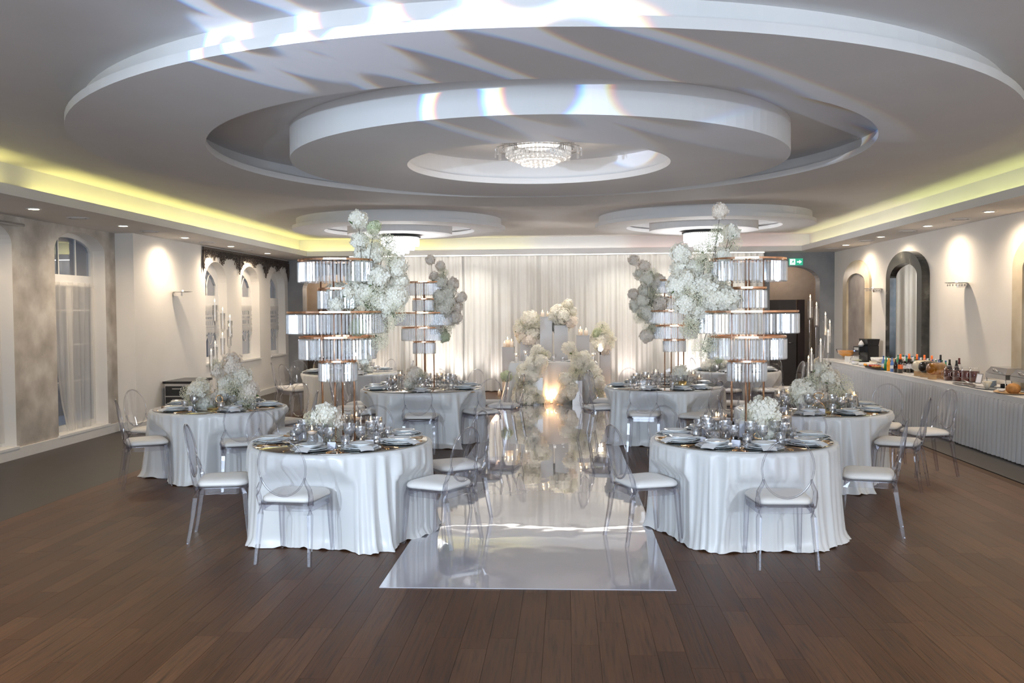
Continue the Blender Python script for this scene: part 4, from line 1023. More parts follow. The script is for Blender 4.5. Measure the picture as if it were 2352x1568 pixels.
arrangement('flower_cascade', 'cream flower cascade on the centre left crystal stand', 'flowers', (-1.72, 12.5, 1.75), [(-1.855, 12.57, 2.532, 0.058, 'p'), (-1.721, 12.597, 2.448, 0.058, 'p'), (-1.654, 12.365, 2.348, 0.063, 'b'), (-1.805, 12.581, 2.298, 0.065, 'p'), (-1.693, 12.463, 2.227, 0.083, 'w'), (-1.539, 12.522, 2.198, 0.077, 'p'), (-1.579, 12.363, 2.082, 0.082, 'w'), (-1.7, 12.373, 2.03, 0.083, 'w'), (-1.414, 12.411, 2.016, 0.064, 'p'), (-1.797, 12.627, 1.914, 0.091, 'b'), (-1.642, 12.415, 1.876, 0.108, 'w'), (-1.512, 12.572, 1.894, 0.084, 'p'), (-1.882, 12.62, 1.818, 0.071, 'b'), (-1.537, 12.624, 1.749, 0.091, 'p'), (-1.639, 12.456, 1.555, 0.077, 'b'), (-1.771, 12.459, 1.603, 0.077, 'p'), (-1.664, 12.507, 1.476, 0.064, 'g'), (-1.581, 12.577, 1.648, 0.065, 'b'), (-1.59, 12.39, 1.97, 0.083, 'w'), (-1.736, 12.57, 1.745, 0.077, 'w')])
arrangement('flower_cascade', 'cream flower cascade on the centre right crystal stand', 'flowers', (1.15, 12.7, 1.75), [(0.945, 12.783, 2.507, 0.066, 'p'), (1.09, 12.801, 2.428, 0.066, 'p'), (1.176, 12.57, 2.31, 0.077, 'b'), (1.02, 12.825, 2.315, 0.066, 'w'), (1.118, 12.586, 2.234, 0.084, 'w'), (1.26, 12.655, 2.217, 0.084, 'p'), (0.928, 12.731, 2.043, 0.065, 'p'), (1.108, 12.817, 2.073, 0.092, 'w'), (1.213, 12.655, 2.057, 0.084, 'b'), (0.97, 12.819, 1.893, 0.079, 'w'), (1.117, 12.713, 1.873, 0.098, 'b'), (1.288, 12.647, 1.901, 0.091, 'p'), (1.093, 12.649, 1.784, 0.091, 'w'), (1.013, 12.61, 1.725, 0.084, 'b'), (1.134, 12.582, 1.57, 0.084, 'b'), (1.1, 12.602, 1.469, 0.078, 'p'), (1.221, 12.753, 1.56, 0.072, 'w'), (1.212, 12.839, 1.952, 0.086, 'w'), (1.042, 12.605, 1.951, 0.071, 'w')])
arrangement('low_flowers', 'low blush hydrangea posy at the foot of the near left stand', 'flowers', (-2.075, 7.771, 0.763), [(-1.942, 7.255, 0.999, 0.082, 'w'), (-1.888, 7.349, 0.946, 0.075, 'p'), (-2.07, 7.303, 0.969, 0.052, 'b'), (-1.897, 7.291, 0.829, 0.056, 'b'), (-1.909, 7.274, 0.884, 0.045, 'b'), (-1.996, 7.309, 0.961, 0.045, 'w')], None, None, 'glass')
arrangement('low_flowers', 'low white hydrangea posy at the foot of the near right stand', 'flowers', (1.774, 8.203, 0.763), [(1.594, 7.533, 0.992, 0.108, 'w'), (1.566, 7.496, 0.88, 0.085, 'w'), (1.457, 7.492, 0.962, 0.046, 'b'), (1.657, 7.456, 0.92, 0.061, 'b'), (1.523, 7.542, 0.974, 0.054, 'b'), (1.626, 7.453, 0.836, 0.061, 'w')], None, None, 'rose_gold')
arrangement('low_flowers', 'low blush and green posy on the centre left table', 'flowers', (-2.091, 12.45, 0.763), [(-2.086, 12.399, 0.964, 0.095, 'p'), (-2.076, 12.434, 0.818, 0.083, 'b'), (-1.979, 12.363, 0.954, 0.076, 'b'), (-2.146, 12.423, 0.843, 0.064, 'w')], None, None, 'glass')
arrangement('low_flowers', 'low white posy on the centre right table', 'flowers', (1.563, 12.405, 0.763), [(1.564, 12.645, 0.946, 0.097, 'w'), (1.566, 12.613, 0.841, 0.097, 'b'), (1.668, 12.629, 0.875, 0.071, 'p'), (1.512, 12.561, 0.774, 0.058, 'b'), (1.628, 12.593, 0.759, 0.065, 'g')], None, None, 'brass')
arrangement('low_flowers', 'wide white hydrangea arrangement on the left wall table', 'flowers', (-3.851, 9.966, 0.763), [(-4.079, 9.966, 0.992, 0.102, 'w'), (-4.135, 10.133, 0.849, 0.114, 'w'), (-3.711, 10.001, 1.26, 0.097, 'p'), (-3.619, 10.039, 1.107, 0.093, 'w'), (-3.829, 10.17, 1.009, 0.115, 'w'), (-3.586, 10.135, 0.952, 0.104, 'p'), (-3.679, 10.164, 0.821, 0.099, 'w'), (-3.57, 10.039, 0.818, 0.088, 'b'), (-3.899, 10.047, 1.175, 0.072, 'p'), (-3.913, 10.105, 0.847, 0.088, 'p'), (-4.243, 10.045, 0.937, 0.077, 'b'), (-3.687, 10.0, 0.959, 0.097, 'b'), (-3.9, 10.027, 1.245, 0.062, 'b'), (-3.813, 9.965, 0.923, 0.061, 'w'), (-4.189, 10.02, 0.856, 0.072, 'b'), (-4.035, 10.167, 0.756, 0.068, 'g'), (-3.799, 10.16, 0.806, 0.078, 'b')], None, None, 'glass')
arrangement('low_flowers', 'wide white flower arrangement on the buffet side table', 'flowers', (2.64, 9.588, 0.763), [(2.682, 9.88, 1.217, 0.071, 'w'), (2.498, 9.85, 0.947, 0.111, 'w'), (2.425, 9.811, 0.886, 0.081, 'b'), (2.501, 9.751, 0.837, 0.09, 'w'), (2.763, 9.795, 1.103, 0.09, 'w'), (2.666, 9.918, 1.066, 0.092, 'b'), (2.909, 9.938, 0.989, 0.122, 'b'), (2.865, 9.817, 0.862, 0.091, 'b'), (2.972, 9.919, 0.851, 0.087, 'w'), (2.784, 9.916, 0.82, 0.066, 'w'), (2.688, 9.897, 0.882, 0.086, 'p'), (2.83, 9.889, 1.114, 0.056, 'p'), (2.6, 9.912, 1.03, 0.076, 'b'), (2.613, 9.817, 0.77, 0.071, 'b'), (2.862, 9.899, 0.742, 0.071, 'b')], None, None, 'glass')
arrangement('low_flowers', 'bright white posy on the rear left table', 'flowers', (-3.431, 15.116, 0.763), [(-3.616, 15.874, 0.863, 0.081, 'w'), (-3.528, 15.898, 0.937, 0.073, 'w'), (-3.678, 15.932, 0.759, 0.065, 'g'), (-3.481, 15.923, 0.798, 0.074, 'w'), (-3.694, 15.875, 0.893, 0.065, 'w')], None, None, 'glass')
arrangement('low_flowers', 'bright white posy on the rear right table', 'flowers', (2.57, 15.867, 0.763), [(2.518, 16.053, 0.917, 0.091, 'w'), (2.631, 16.018, 0.949, 0.074, 'g'), (2.719, 16.01, 0.859, 0.074, 'w'), (2.411, 15.941, 0.849, 0.074, 'w'), (2.57, 16.006, 0.829, 0.074, 'w')], None, None, 'glass')

# candelabra with seven tubes each
def candelabra(key, x, y, flames):
    t = thing('crystal_candelabra', 'cluster of tall clear candle tubes on the %s table' % key, 'candelabra', (x, y, .762))
    obj('base_plate', MB().lathe([(.15, 0), (.15, .012), (1e-6, .012)], 32), 'brass', t)
    for i, (fx, fy, fz) in enumerate(flames):
        X, Y, Z = fx - x, fy - y, fz - .762; zb = Z - .27
        obj('rod', MB().tube([(X * .85, Y, .012), (X, Y, zb)], .0085, 8), 'glass', t)
        obj('glass_tube', MB().lathe([(.012, zb), (.024, zb + .012), (.026, zb + .20), (.024, zb + .20), (.021, zb + .02), (1e-6, zb + .015)], 14, X, Y), 'glass', t)
        ws = ['tallest', 'second tallest', 'third tallest', 'fourth tallest', 'fifth tallest', 'sixth tallest', 'lowest', 'lowest front']
        place('taper_candle', (fx, fy, fz - .247), 0, 'lit white taper candle in the %s tube on the %s table' % (ws[i], key), 'taper candles in clear tubes')
candelabra('left wall', *(-3.836, 9.966), [(-3.947, 10.12, 1.986), (-3.889, 10.2, 1.893), (-3.749, 10.05, 1.809), (-3.825, 10.22, 1.709), (-3.818, 10.0, 1.615), (-3.943, 10.1, 1.516), (-3.951, 10.0, 1.432)])
candelabra('buffet side', *(2.605, 9.589), [(2.59, 9.9, 1.975), (2.642, 9.85, 1.895), (2.749, 9.9, 1.789), (2.823, 10.0, 1.704), (2.763, 9.85, 1.605), (2.673, 9.8, 1.511), (2.592, 9.85, 1.413), (2.586, 9.95, 1.325)])

# candles on the tables: (size, px of the foot) turned to metres
WHERE = [('mid', -1.984, 7.024, 'front left on the near left table'), ('tall', -1.987, 7.305, 'behind the front left candle on the near left table'), ('tall', -1.774, 7.636, 'behind the stand legs on the near left table'), ('mid', -1.651, 7.637, 'right of the stand legs on the near left table'), ('tall', 1.234, 7.621, 'left of the stand on the near right table'), ('mid', 1.3, 7.915, 'just behind the left candle of the near right table'), ('tall', 1.829, 7.727, 'right of the stand on the near right table'), ('mid', -2.352, 12.458, 'left of the posy on the centre left table'), ('tall', -2.338, 12.815, 'second from left on the centre left table'), ('mid', -1.832, 13.099, 'right of the stand on the centre left table'), ('short', -1.71, 12.794, 'rightmost on the centre left table'), ('short', 1.163, 12.992, 'leftmost on the centre right table'), ('mid', 1.321, 13.617, 'second from left on the centre right table'), ('mid', 1.801, 13.121, 'right of the posy on the centre right table'), ('short', 1.864, 12.967, 'rightmost on the centre right table'), ('mid', 2.291, 10.017, 'left of the flowers on the buffet side table'), ('mid', 2.442, 10.242, 'second on the left of the buffet side table'), ('mid', 3.045, 9.876, 'right of the flowers on the buffet side table'), ('short', 2.883, 9.709, 'beside the flower stems on the buffet side table'), ('short', -4.063, 10.344, 'left under the tubes, left wall table'), ('short', -3.982, 10.441, 'right under the tubes, left wall table')]
for size, x, y, where in WHERE: candle_in_glass(size, x, y, .760, where)

# gold wire table numbers
def wire_number(label, x, y, s_, kind, mat='gold'):
    t = thing('table_number', label, 'sign', (x, y, .762), 0, None)
    pts = []
    if kind == 8:
        for k in range(28):
            a = 2 * PI * k / 28; pts.append((s_ * .30 * math.sin(2 * a) * (1.15 if math.cos(a) < 0 else .85), .0, s_ * (.52 + .46 * math.cos(a)) + .012))
        m = MB().tube(pts, s_ * .035, 6, closed=True)
    else:
        for k in range(30):
            a = k / 29
            if a < .62: b = R(-60 + 360 * a / .62); pts.append((s_ * .22 * math.cos(b), 0, s_ * (.70 + .24 * math.sin(b))))
            else: q = (a - .62) / .38; pts.append((s_ * (.22 - .42 * q ** 2 + .03), 0, s_ * (.58 - .46 * q)))
        m = MB().tube(pts, s_ * .035, 6)
    obj('wire_figure', m, mat, t); obj('stand', MB().lathe([(s_ * .22, 0), (s_ * .22, .008), (1e-6, .008)], 20), mat, t)
    return t
wire_number('gold wire number 8 on the mirror of the near right table', *(1.559, 7.446), .165, 8)
wire_number('gold wire number 8 on the buffet side table', *(2.585, 9.548), .19, 8)
wire_number('gold wire number on the left wall table', *(-3.804, 9.831), .17, 9)

# gift box and odds on the near tables
t = thing('gift_box', 'square white box with rounded lid on the near right table', 'box', (*(1.478, 7.673), .769), .1)
obj('box_body', MB().box(-.065, .065, -.065, .065, 0, .115), 'card', t)
obj('padded_lid', MB().grid(lambda u, v: ((u - .5) * .135, (v - .5) * .135, .114 + .045 * (math.sin(PI * u) * math.sin(PI * v)) ** .5), 10, 10), 'napkin', t)
t = thing('small_white_box', 'small white box with dark window on the near right table', 'box', (*(1.443, 8.203), .76), 0)
obj('box_body', MB().box(-.05, .05, -.03, .03, 0, .10), 'card', t); obj('window_patch', MB().box(-.035, .035, -.032, -.03, .03, .075), 'dark_metal', t)
for lab, (x, y) in (('dark faceted clip on the mirror base of the near right stand', (1.42, 7.46)), ('dark square clip left on the mirror base of the near right stand', (1.371, 7.535))):
    tag(obj('base_clip', MB().lathe([(.018, 0), (.03, .012), (.018, .024)], 6, smooth=False), 'dark_metal', None, (x, y, .77)), lab, 'clip')
x, y = (-2.013, 7.454)
tag(obj('white_box', MB().box(-.055, .055, -.03, .03, 0, .10), 'porcelain', None, (x, y, .76), (0, 0, .1)), 'small white ribbed box between candles on the near left table', 'box')  # white block stands in for a reflection on the mirror top
t = thing('green_jar', 'small jar with green leaves and white lid on the near right table', 'jar', (*(1.5, 8.057), .76))
obj('jar_wall', MB().lathe([(.032, 0), (.034, .08), (.03, .085), (.028, .01), (1e-6, .01)], 18), 'glass', t)
obj('leaves', MB().ball((0, 0, .05), .026, 10, 6), 'leaf', t); obj('lid', MB().lathe([(.034, .085), (.034, .098), (1e-6, .10)], 18), 'frame_white', t)
t = thing('rose_box', 'tall pale pink gift box behind the near left stand legs', 'box', (*(-1.942, 7.771), .76), .3)
obj('box_body', MB().box(-.045, .045, -.04, .04, 0, .19), 'petal_blush', t); obj('fold_flap', MB().add([(-.045, -.041, .19), (.045, -.041, .19), (0, -.035, .225)], [(0, 1, 2)]), 'petal_blush', t)
# ================================================================ HEAD TABLE, PLINTHS, STAGE
t = thing('head_table', 'couple table under a draped cream cloth before the plinths', 'table', (-.25, 18.3, 0))
obj('tabletop', MB().box(-.80, .80, -.28, .28, .755, .785), 'wood_light', t)
for sx in (-1, 1):
    for sy in (-1, 1): obj('leg', MB().box(sx * .70 - .02, sx * .70 + .02, sy * .2 - .02, sy * .2 + .02, 0, .755), 'dark_metal', t)
m = MB(); r9 = random.Random(9); HW, HD = .86, .31
def edge_pt(s_):
    per = [(-HW, -HD), (HW, -HD), (HW, HD), (-HW, HD)]; L4 = [2 * HW, 2 * HD, 2 * HW, 2 * HD]; tot = sum(L4); d = s_ * tot
    for k in range(4):
        if d <= L4[k]: 
            a, b = per[k], per[(k + 1) % 4]; q = d / L4[k]; nx_, ny_ = [(0, -1), (1, 0), (0, 1), (-1, 0)][k]
            return a[0] + (b[0] - a[0]) * q, a[1] + (b[1] - a[1]) * q, nx_, ny_
        d -= L4[k]
    return per[0][0], per[0][1], 0, -1
def cl(u, v):
    x, y, a, b = edge_pt(u % 1); f = math.sin(u * 2 * PI * 30) * .5 + math.sin(u * 2 * PI * 47 + 1) * .4 + math.sin(u * 2 * PI * 13) * .4
    k = .012 * v + .03 * v * f
    ox = a * k + (x / HW) * .16 * v * (1 if abs(x) > .5 else .35); oy = b * (k + .05 * v)
    return (x + ox, y + oy, .795 - .790 * v)
m.grid(cl, 300, 12, wrap=True); m.add([(-HW, -HD, .796), (HW, -HD, .796), (HW, HD, .796), (-HW, HD, .796)], [(0, 1, 2, 3)])
tag(obj('head_tablecloth', m, 'table_linen', None, (-.25, 18.3, 0)), 'cream pleated floor length cloth on the couple table', 'tablecloth')
def plinth(x, y, w_, z, label, mat='mirror', z0=0):
    t = thing('display_plinth', label, 'plinth', (x, y, z0), 0, 'plinths around the couple table')
    obj('panel_front', MB().box(-w_ / 2, w_ / 2, -w_ / 2, -w_ / 2 + .006, 0, z - z0), mat, t)
    obj('panel_side', MB().box(-w_ / 2, -w_ / 2 + .006, -w_ / 2 + .006, w_ / 2, 0, z - z0), mat, t); obj('panel_side', MB().box(w_ / 2 - .006, w_ / 2, -w_ / 2 + .006, w_ / 2, 0, z - z0), mat, t)
    obj('panel_back', MB().box(-w_ / 2, w_ / 2, w_ / 2, w_ / 2 + .006, 0, z - z0), mat, t); obj('top', MB().box(-w_ / 2 - .004, w_ / 2 + .004, -w_ / 2 - .004, w_ / 2 + .008, z - z0, z - z0 + .008), mat, t)
PLS = [(-0.406, 18.95, 0.25, 1.688, 'tallest mirrored plinth behind the couple table with candles on top'), (-0.099, 18.95, 0.277, 1.507, 'mirrored plinth under the flowers right of the tallest one'), (0.349, 18.95, 0.267, 1.299, 'bright mirrored plinth with candles right of the table centre'), (-1.191, 18.95, 0.251, 1.066, 'short mirrored plinth with candles at the left end'), (-0.812, 18.95, 0.251, 1.171, 'mirrored plinth under flowers left of the tallest one'), (0.801, 18.95, 0.213, 0.984, 'short mirrored plinth at the right end under hot lit flowers')]
for x, y, w_, z, lab in PLS: plinth(x, y, w_, z, lab, 'plinth_mirror')
plinth(-0.546, 17.75, .19, .52, 'low white plinth on the runner end, left of the floor candles', 'acrylic_white')
plinth(0.213, 17.75, .19, .46, 'low white plinth on the runner end, right of the floor candles', 'acrylic_white')
arrangement('flower_cluster', 'white flowers on the plinth left of the tall mirrored plinth', 'flowers', (-0.815, 18.9, 1.177), [(-0.747, 18.85, 1.663, 0.135, 'w'), (-0.922, 18.934, 1.546, 0.117, 'b'), (-0.623, 18.893, 1.616, 0.136, 'b'), (-0.807, 18.963, 1.473, 0.146, 'b'), (-0.671, 18.929, 1.364, 0.136, 'w'), (-0.881, 18.96, 1.257, 0.126, 'w'), (-0.751, 18.87, 1.223, 0.126, 'p'), (-0.968, 18.929, 1.447, 0.107, 'w'), (-0.788, 18.948, 1.563, 0.117, 'w'), (-0.916, 18.966, 1.356, 0.117, 'p')])
arrangement('flower_cluster', 'white flowers topping the plinth right of the tall mirrored plinth', 'flowers', (-0.077, 18.9, 1.487), [(-0.183, 18.87, 1.793, 0.136, 'w'), (-0.176, 18.969, 1.612, 0.136, 'w'), (0.023, 18.974, 1.881, 0.127, 'b'), (0.042, 18.938, 1.952, 0.087, 'w'), (0.131, 18.995, 1.79, 0.088, 'w'), (-0.069, 18.991, 1.449, 0.136, 'b'), (0.084, 18.904, 1.593, 0.126, 'p'), (-0.264, 18.906, 1.686, 0.097, 'w'), (-0.049, 18.833, 1.711, 0.135, 'w'), (-0.104, 18.967, 1.54, 0.117, 'b'), (-0.195, 18.987, 1.468, 0.097, 'w'), (0.103, 18.895, 1.701, 0.097, 'b')])
arrangement('flower_cluster', 'white and green flowers on the far right plinth in hot light', 'flowers', (0.787, 18.9, 1.034), [(0.745, 18.938, 1.436, 0.136, 'b'), (0.772, 18.944, 1.256, 0.136, 'w'), (0.86, 18.946, 1.13, 0.126, 'b'), (0.704, 18.834, 1.126, 0.126, 'w'), (0.575, 18.956, 1.248, 0.088, 'w'), (0.646, 18.916, 1.339, 0.097, 'g'), (0.87, 18.933, 1.319, 0.107, 'b'), (0.786, 18.884, 1.017, 0.107, 'p'), (0.985, 18.925, 1.229, 0.049, 'w')])
arrangement('floor_flowers', 'curving white hydrangea mound climbing the left front of the couple table', 'flowers', (-0.736, 18.059, 0.0), [(-0.566, 17.791, 1.037, 0.11, 'w'), (-0.464, 17.756, 0.987, 0.091, 'b'), (-0.609, 17.777, 0.868, 0.119, 'w'), (-0.486, 17.597, 0.827, 0.117, 'w'), (-0.671, 17.632, 0.784, 0.118, 'w'), (-0.608, 17.705, 0.67, 0.127, 'b'), (-0.829, 17.759, 0.667, 0.109, 'w'), (-0.64, 17.647, 0.572, 0.118, 'w'), (-0.704, 17.768, 0.471, 0.128, 'w'), (-0.881, 17.754, 0.523, 0.109, 'b'), (-0.858, 17.601, 0.366, 0.126, 'b'), (-0.67, 17.713, 0.264, 0.127, 'w'), (-0.845, 17.649, 0.177, 0.127, 'w'), (-0.725, 17.604, 0.113, 0.108, 'w'), (-0.541, 17.625, 0.162, 0.118, 'b'), (-0.493, 17.673, 0.098, 0.082, 'w'), (-0.929, 17.637, 0.127, 0.1, 'w'), (-0.538, 17.64, 0.674, 0.081, 'w'), (-0.781, 17.599, 0.593, 0.108, 'w'), (-0.762, 17.711, 0.306, 0.118, 'w'), (-0.626, 17.689, 0.384, 0.082, 'b'), (-0.942, 17.749, 0.244, 0.091, 'w'), (-0.379, 17.743, 0.962, 0.082, 'b'), (-1.162, 17.652, 0.557, 0.091, 'g'), (-0.616, 17.825, 0.092, 0.101, 'w')])
arrangement('floor_flowers', 'curving white hydrangea mound at the right front of the couple table', 'flowers', (0.08, 18.045, 0.0), [(0.059, 17.62, 1.091, 0.108, 'w'), (0.126, 17.725, 0.986, 0.1, 'b'), (0.335, 17.692, 0.902, 0.118, 'w'), (0.217, 17.727, 0.8, 0.118, 'w'), (0.182, 17.65, 0.645, 0.127, 'b'), (0.32, 17.836, 0.725, 0.119, 'w'), (0.551, 17.717, 0.639, 0.109, 'w'), (0.615, 17.629, 0.469, 0.109, 'w'), (0.636, 17.78, 0.297, 0.119, 'b'), (-0.011, 17.645, 0.495, 0.109, 'w'), (0.115, 17.762, 0.494, 0.118, 'w'), (0.105, 17.708, 0.321, 0.127, 'w'), (-0.03, 17.771, 0.223, 0.119, 'w'), (0.012, 17.869, 0.086, 0.11, 'w'), (0.164, 17.833, 0.132, 0.119, 'b'), (0.258, 17.729, 0.58, 0.091, 'b'), (0.471, 17.831, 0.759, 0.091, 'w'), (0.669, 17.787, 0.169, 0.1, 'b'), (-0.114, 17.716, 0.118, 0.091, 'w'), (0.079, 17.657, 0.208, 0.109, 'w'), (0.686, 17.775, 0.322, 0.082, 'w'), (0.248, 17.767, 0.197, 0.082, 'b')])
for i, (px_, y_, s_) in enumerate(((-.98, 18.12, 'mid'), (-.80, 18.2, 'tall'), (-.64, 18.1, 'short'), (.38, 18.2, 'tall'), (.53, 18.15, 'mid'))):
    candle_in_glass(s_, px_, y_, .797, ['at the left end of the couple table', 'second from the left on the couple table', 'third from the left on the couple table', 'before the hot lamp on the couple table', 'at the right end of the couple table'][i])
PC = [(-0.479, 18.9, 1.696, 1, 'lit candle at the left on the tallest mirrored plinth'), (-0.374, 19.0, 1.696, 0.8, 'lit candle at the right on the tallest mirrored plinth'), (0.28, 18.9, 1.307, 0.8, 'lit candle at the left on the bright mirrored plinth'), (0.299, 19.0, 1.307, 1.3, 'tall lit candle behind on the bright mirrored plinth'), (0.414, 18.9, 1.307, 1.1, 'lit candle at the right on the bright mirrored plinth'), (-1.265, 18.88, 1.074, 0.9, 'lit candle front left on the short left plinth'), (-1.209, 19.0, 1.074, 1.5, 'tallest lit candle on the short left plinth'), (-1.122, 18.9, 1.074, 1.2, 'lit candle at the right on the short left plinth'), (-0.377, 17.8, 0.005, 1, 'lit floor candle left in the gap between the flower mounds'), (-0.225, 17.8, 0.005, 1.15, 'lit floor candle right in the gap between the flower mounds'), (-0.361, 17.87, 0.005, 1.5, 'tall floor candle behind the gap between the flower mounds'), (-1.438, 19.649, 0, 1, 'lit floor candle left of the couple table cloth'), (-1.614, 21.652, 0, 1.2, 'lit floor candle farther back left of the couple table'), (0.664, 19.902, 0, 1.3, 'lit floor candle right of the right flower mound'), (0.969, 21.212, 0, 1, 'lit floor candle right of the couple table'), (1.087, 21.565, 0, 1.1, 'rightmost lit floor candle beside the couple table')]
for x, y, z, s_, lab in PC: place('pillar_candle', (x, y, z), 0, lab, 'pillar candles around the couple table', s_)
# settings of the couple
for i, (x, lab) in enumerate(((-.42, 'left seat'), (.10, 'right seat'))):
    place('dinner_plate', (x, 18.42, .797), PI, 'white dinner plate at the %s of the couple table' % lab, 'white dinner plates')
    place('folded_napkin', (x, 18.42, .797), PI, 'folded napkin at the %s of the couple table' % lab, 'folded white napkins')
    place('cut_goblet', (x + .18, 18.30, .797), 0, 'cut goblet at the %s of the couple table' % lab, 'cut crystal goblets')
    place('cut_tumbler', (x - .17, 18.30, .797), 0, 'cut tumbler at the %s of the couple table' % lab, 'cut crystal tumblers')
for i, x in enumerate((-.42, .10)):
    chair(x, 18.72, -90, 'clear acrylic chair behind the couple table, %s one' % ('left', 'right')[i], 'clear acrylic dining chairs')

# ================================================================ BUFFET
BX0, BX1 = 5.30, 5.94
t = thing('buffet_table', 'long buffet table with white cloth top along the right wall', 'table', (5.62, 14, 0))
obj('tabletop', MB().box(-.30, .30, -6.0, 4.6, .735, .762), 'wood_light', t)
for y in (-5.5, -3.5, -1.5, .5, 2.5, 4.3):
    for x in (-.24, .24): obj('leg', MB().tube([(x, y, 0), (x, y, .735)], .018), 'dark_metal', t)
m = MB(); n_ = 60
m.grid(lambda u, v: ((BX1 - .02 - (BX1 - BX0) * u) - 5.62, -6.02 + 10.65 * v, .766), 1, 60, smooth=True)
m.grid(lambda u, v: (BX0 - 5.62 - .004 - .006 * u - .003 * math.sin(v * 160), -6.02 + 10.65 * v, .766 - .075 * u), 3, 300)
tag(obj('buffet_cloth', m, 'table_linen', None, (5.62, 14, 0)), 'smooth white cloth along the top of the long buffet', 'tablecloth')
m = MB()
def skirt(u, v):
    y = 8.0 + 10.62 * u; f = (y / .105) % 1; p = abs(f - .5) * 2
    return (BX0 - .012 - .048 * (p ** .6) - .018 * v + .008 * math.sin(y * 9), y + .012 * math.sin(f * 2 * PI), .700 - .690 * v)
m.grid(skirt, 1000, 3)
m.grid(lambda u, v: (BX0 + (BX1 - BX0) * u, 18.62 + .02 * math.sin(u * 60), .700 - .69 * v), 60, 2)
tag(obj('table_skirt', m, 'skirt_linen'), 'pale grey pleated skirt hanging along the front of the buffet', 'table skirt')
tag(obj('end_cloth', MB().box(5.22, 5.9, 18.7, 19.6, .74, .775).grid(lambda u, v: (5.20 + .01 * math.sin(u * 40), 18.7 + .9 * u, .76 - .75 * v), 40, 2), 'table_linen'), 'white cloth block at the far end of the buffet', 'tablecloth')
ZB = .768
def bottle(name, x, y, h, r_, body, cap, label, group, lab_mat=None, foil=None, cat='bottle'):
    t = thing(name, label, cat, (x, y, ZB), 0, group); nk = h * .62
    obj('bottle_body', MB().lathe([(r_, 0), (r_, h * .55), (r_ * .8, h * .66), (r_ * .36, h * .78), (r_ * .33, h * .97), (1e-6, h * .97)], 14), body, t)
    if foil: obj('neck_foil', MB().lathe([(r_ * .62, h * .70), (r_ * .42, h * .80), (r_ * .40, h), (1e-6, h)], 12), foil, t)
    else: obj('cap', MB().lathe([(r_ * .40, h * .93), (r_ * .40, h), (1e-6, h)], 12), cap, t)
    if lab_mat: obj('label_band', MB().lathe([(r_ * 1.02, h * .22), (r_ * 1.02, h * .45)], 14, caps=False), lab_mat, t)
    return t
def at(px, i=0): return px
r3 = random.Random(4)
FRONT = [(5.415, 15.988), (5.402, 15.819), (5.404, 15.699), (5.396, 15.514), (5.389, 15.332)]
fk = [('bottle_blue', 'cap_blue', 'blue capped'), ('bottle_green', 'cap_green', 'green'), ('orange_drink', 'cap_green', 'orange juice'), ('bottle_blue', 'cap_blue', 'clear blue water'), ('bottle_dark', 'frame_white', 'dark cola')]
for i, (x, y) in enumerate(FRONT):
    b, c_, nme = fk[i % 5]; bottle('soft_drink_bottle', x, y, .235, .032, b, c_, '%s soft drink bottle in the front row left of the glass dispensers' % nme, 'small bottles on the buffet', 'porcelain' if i in (0, 3) else None)
BACK = [(5.68, 16.05), (5.68, 15.915), (5.68, 15.78), (5.68, 15.645), (5.68, 15.51), (5.68, 15.375), (5.68, 15.24), (5.68, 15.105), (5.68, 14.97), (5.68, 14.835), (5.68, 14.7), (5.68, 14.565), (5.68, 14.43), (5.68, 14.295), (5.75, 16.0), (5.75, 15.865), (5.75, 15.73), (5.75, 15.595), (5.75, 15.46), (5.75, 15.325), (5.75, 15.19), (5.75, 15.055), (5.75, 14.92), (5.75, 14.785), (5.75, 14.65), (5.75, 14.515), (5.75, 14.38), (5.75, 14.245)]
for i, (x, y) in enumerate(BACK):
    bottle('water_bottle', x, y, .25, .032, ['bottle_green', 'bottle_blue', 'glass'][i % 3], ['cap_green', 'cap_blue'][i % 2], '%s capped water bottle, %s from the coffee machine in the %s row' % (['green', 'blue'][i % 2], (ordn + ['ninth', 'tenth', 'eleventh', 'twelfth', 'thirteenth', 'fourteenth'])[i % 14], ['second last', 'last'][i // 14]), 'water bottles in the back row', 'porcelain')
for i, (x, y) in enumerate([(5.405, 15.162), (5.575, 15.249), (5.627, 15.058), (5.643, 14.794), (5.675, 14.584)]):
    bottle('wine_bottle', x, y, .31, .040, 'bottle_dark', 'orange_foil', 'dark bottle with bright orange neck foil, %s from the left' % ordn[i], 'orange necked bottles', 'orange_foil' if i == 0 else 'card', foil='orange_foil')
for i, (x, y) in enumerate([(5.545, 15.359), (5.635, 15.246), (5.689, 15.059), (5.701, 14.806), (5.733, 14.597)]):
    bottle('soda_bottle', x, y, .255, .031, 'bottle_dark', 'bottle_dark', 'dark soda bottle with white neck, %s from the left among the orange necks' % ordn[i], 'dark soda bottles', 'porcelain', foil='card')
wl_ = ['tall black necked wine bottle with orange collar', 'short black necked bottle behind the first tea jar', 'black capped bottle behind the second tea jar', 'clear bottle with wine red cap by the wall']
for i, (x, y, h, bm_, fm_) in enumerate([(5.751, 14.441, 0.33, 'bottle_dark', 'black_plastic'), (5.723, 14.038, 0.28, 'bottle_dark', 'black_plastic'), (5.785, 13.943, 0.27, 'bottle_dark', 'black_plastic'), (5.86, 14.032, 0.3, 'glass', 'tea')]):
    bottle('wine_bottle', x, y, h, .038, bm_, fm_, wl_[i], None, None, foil=fm_)
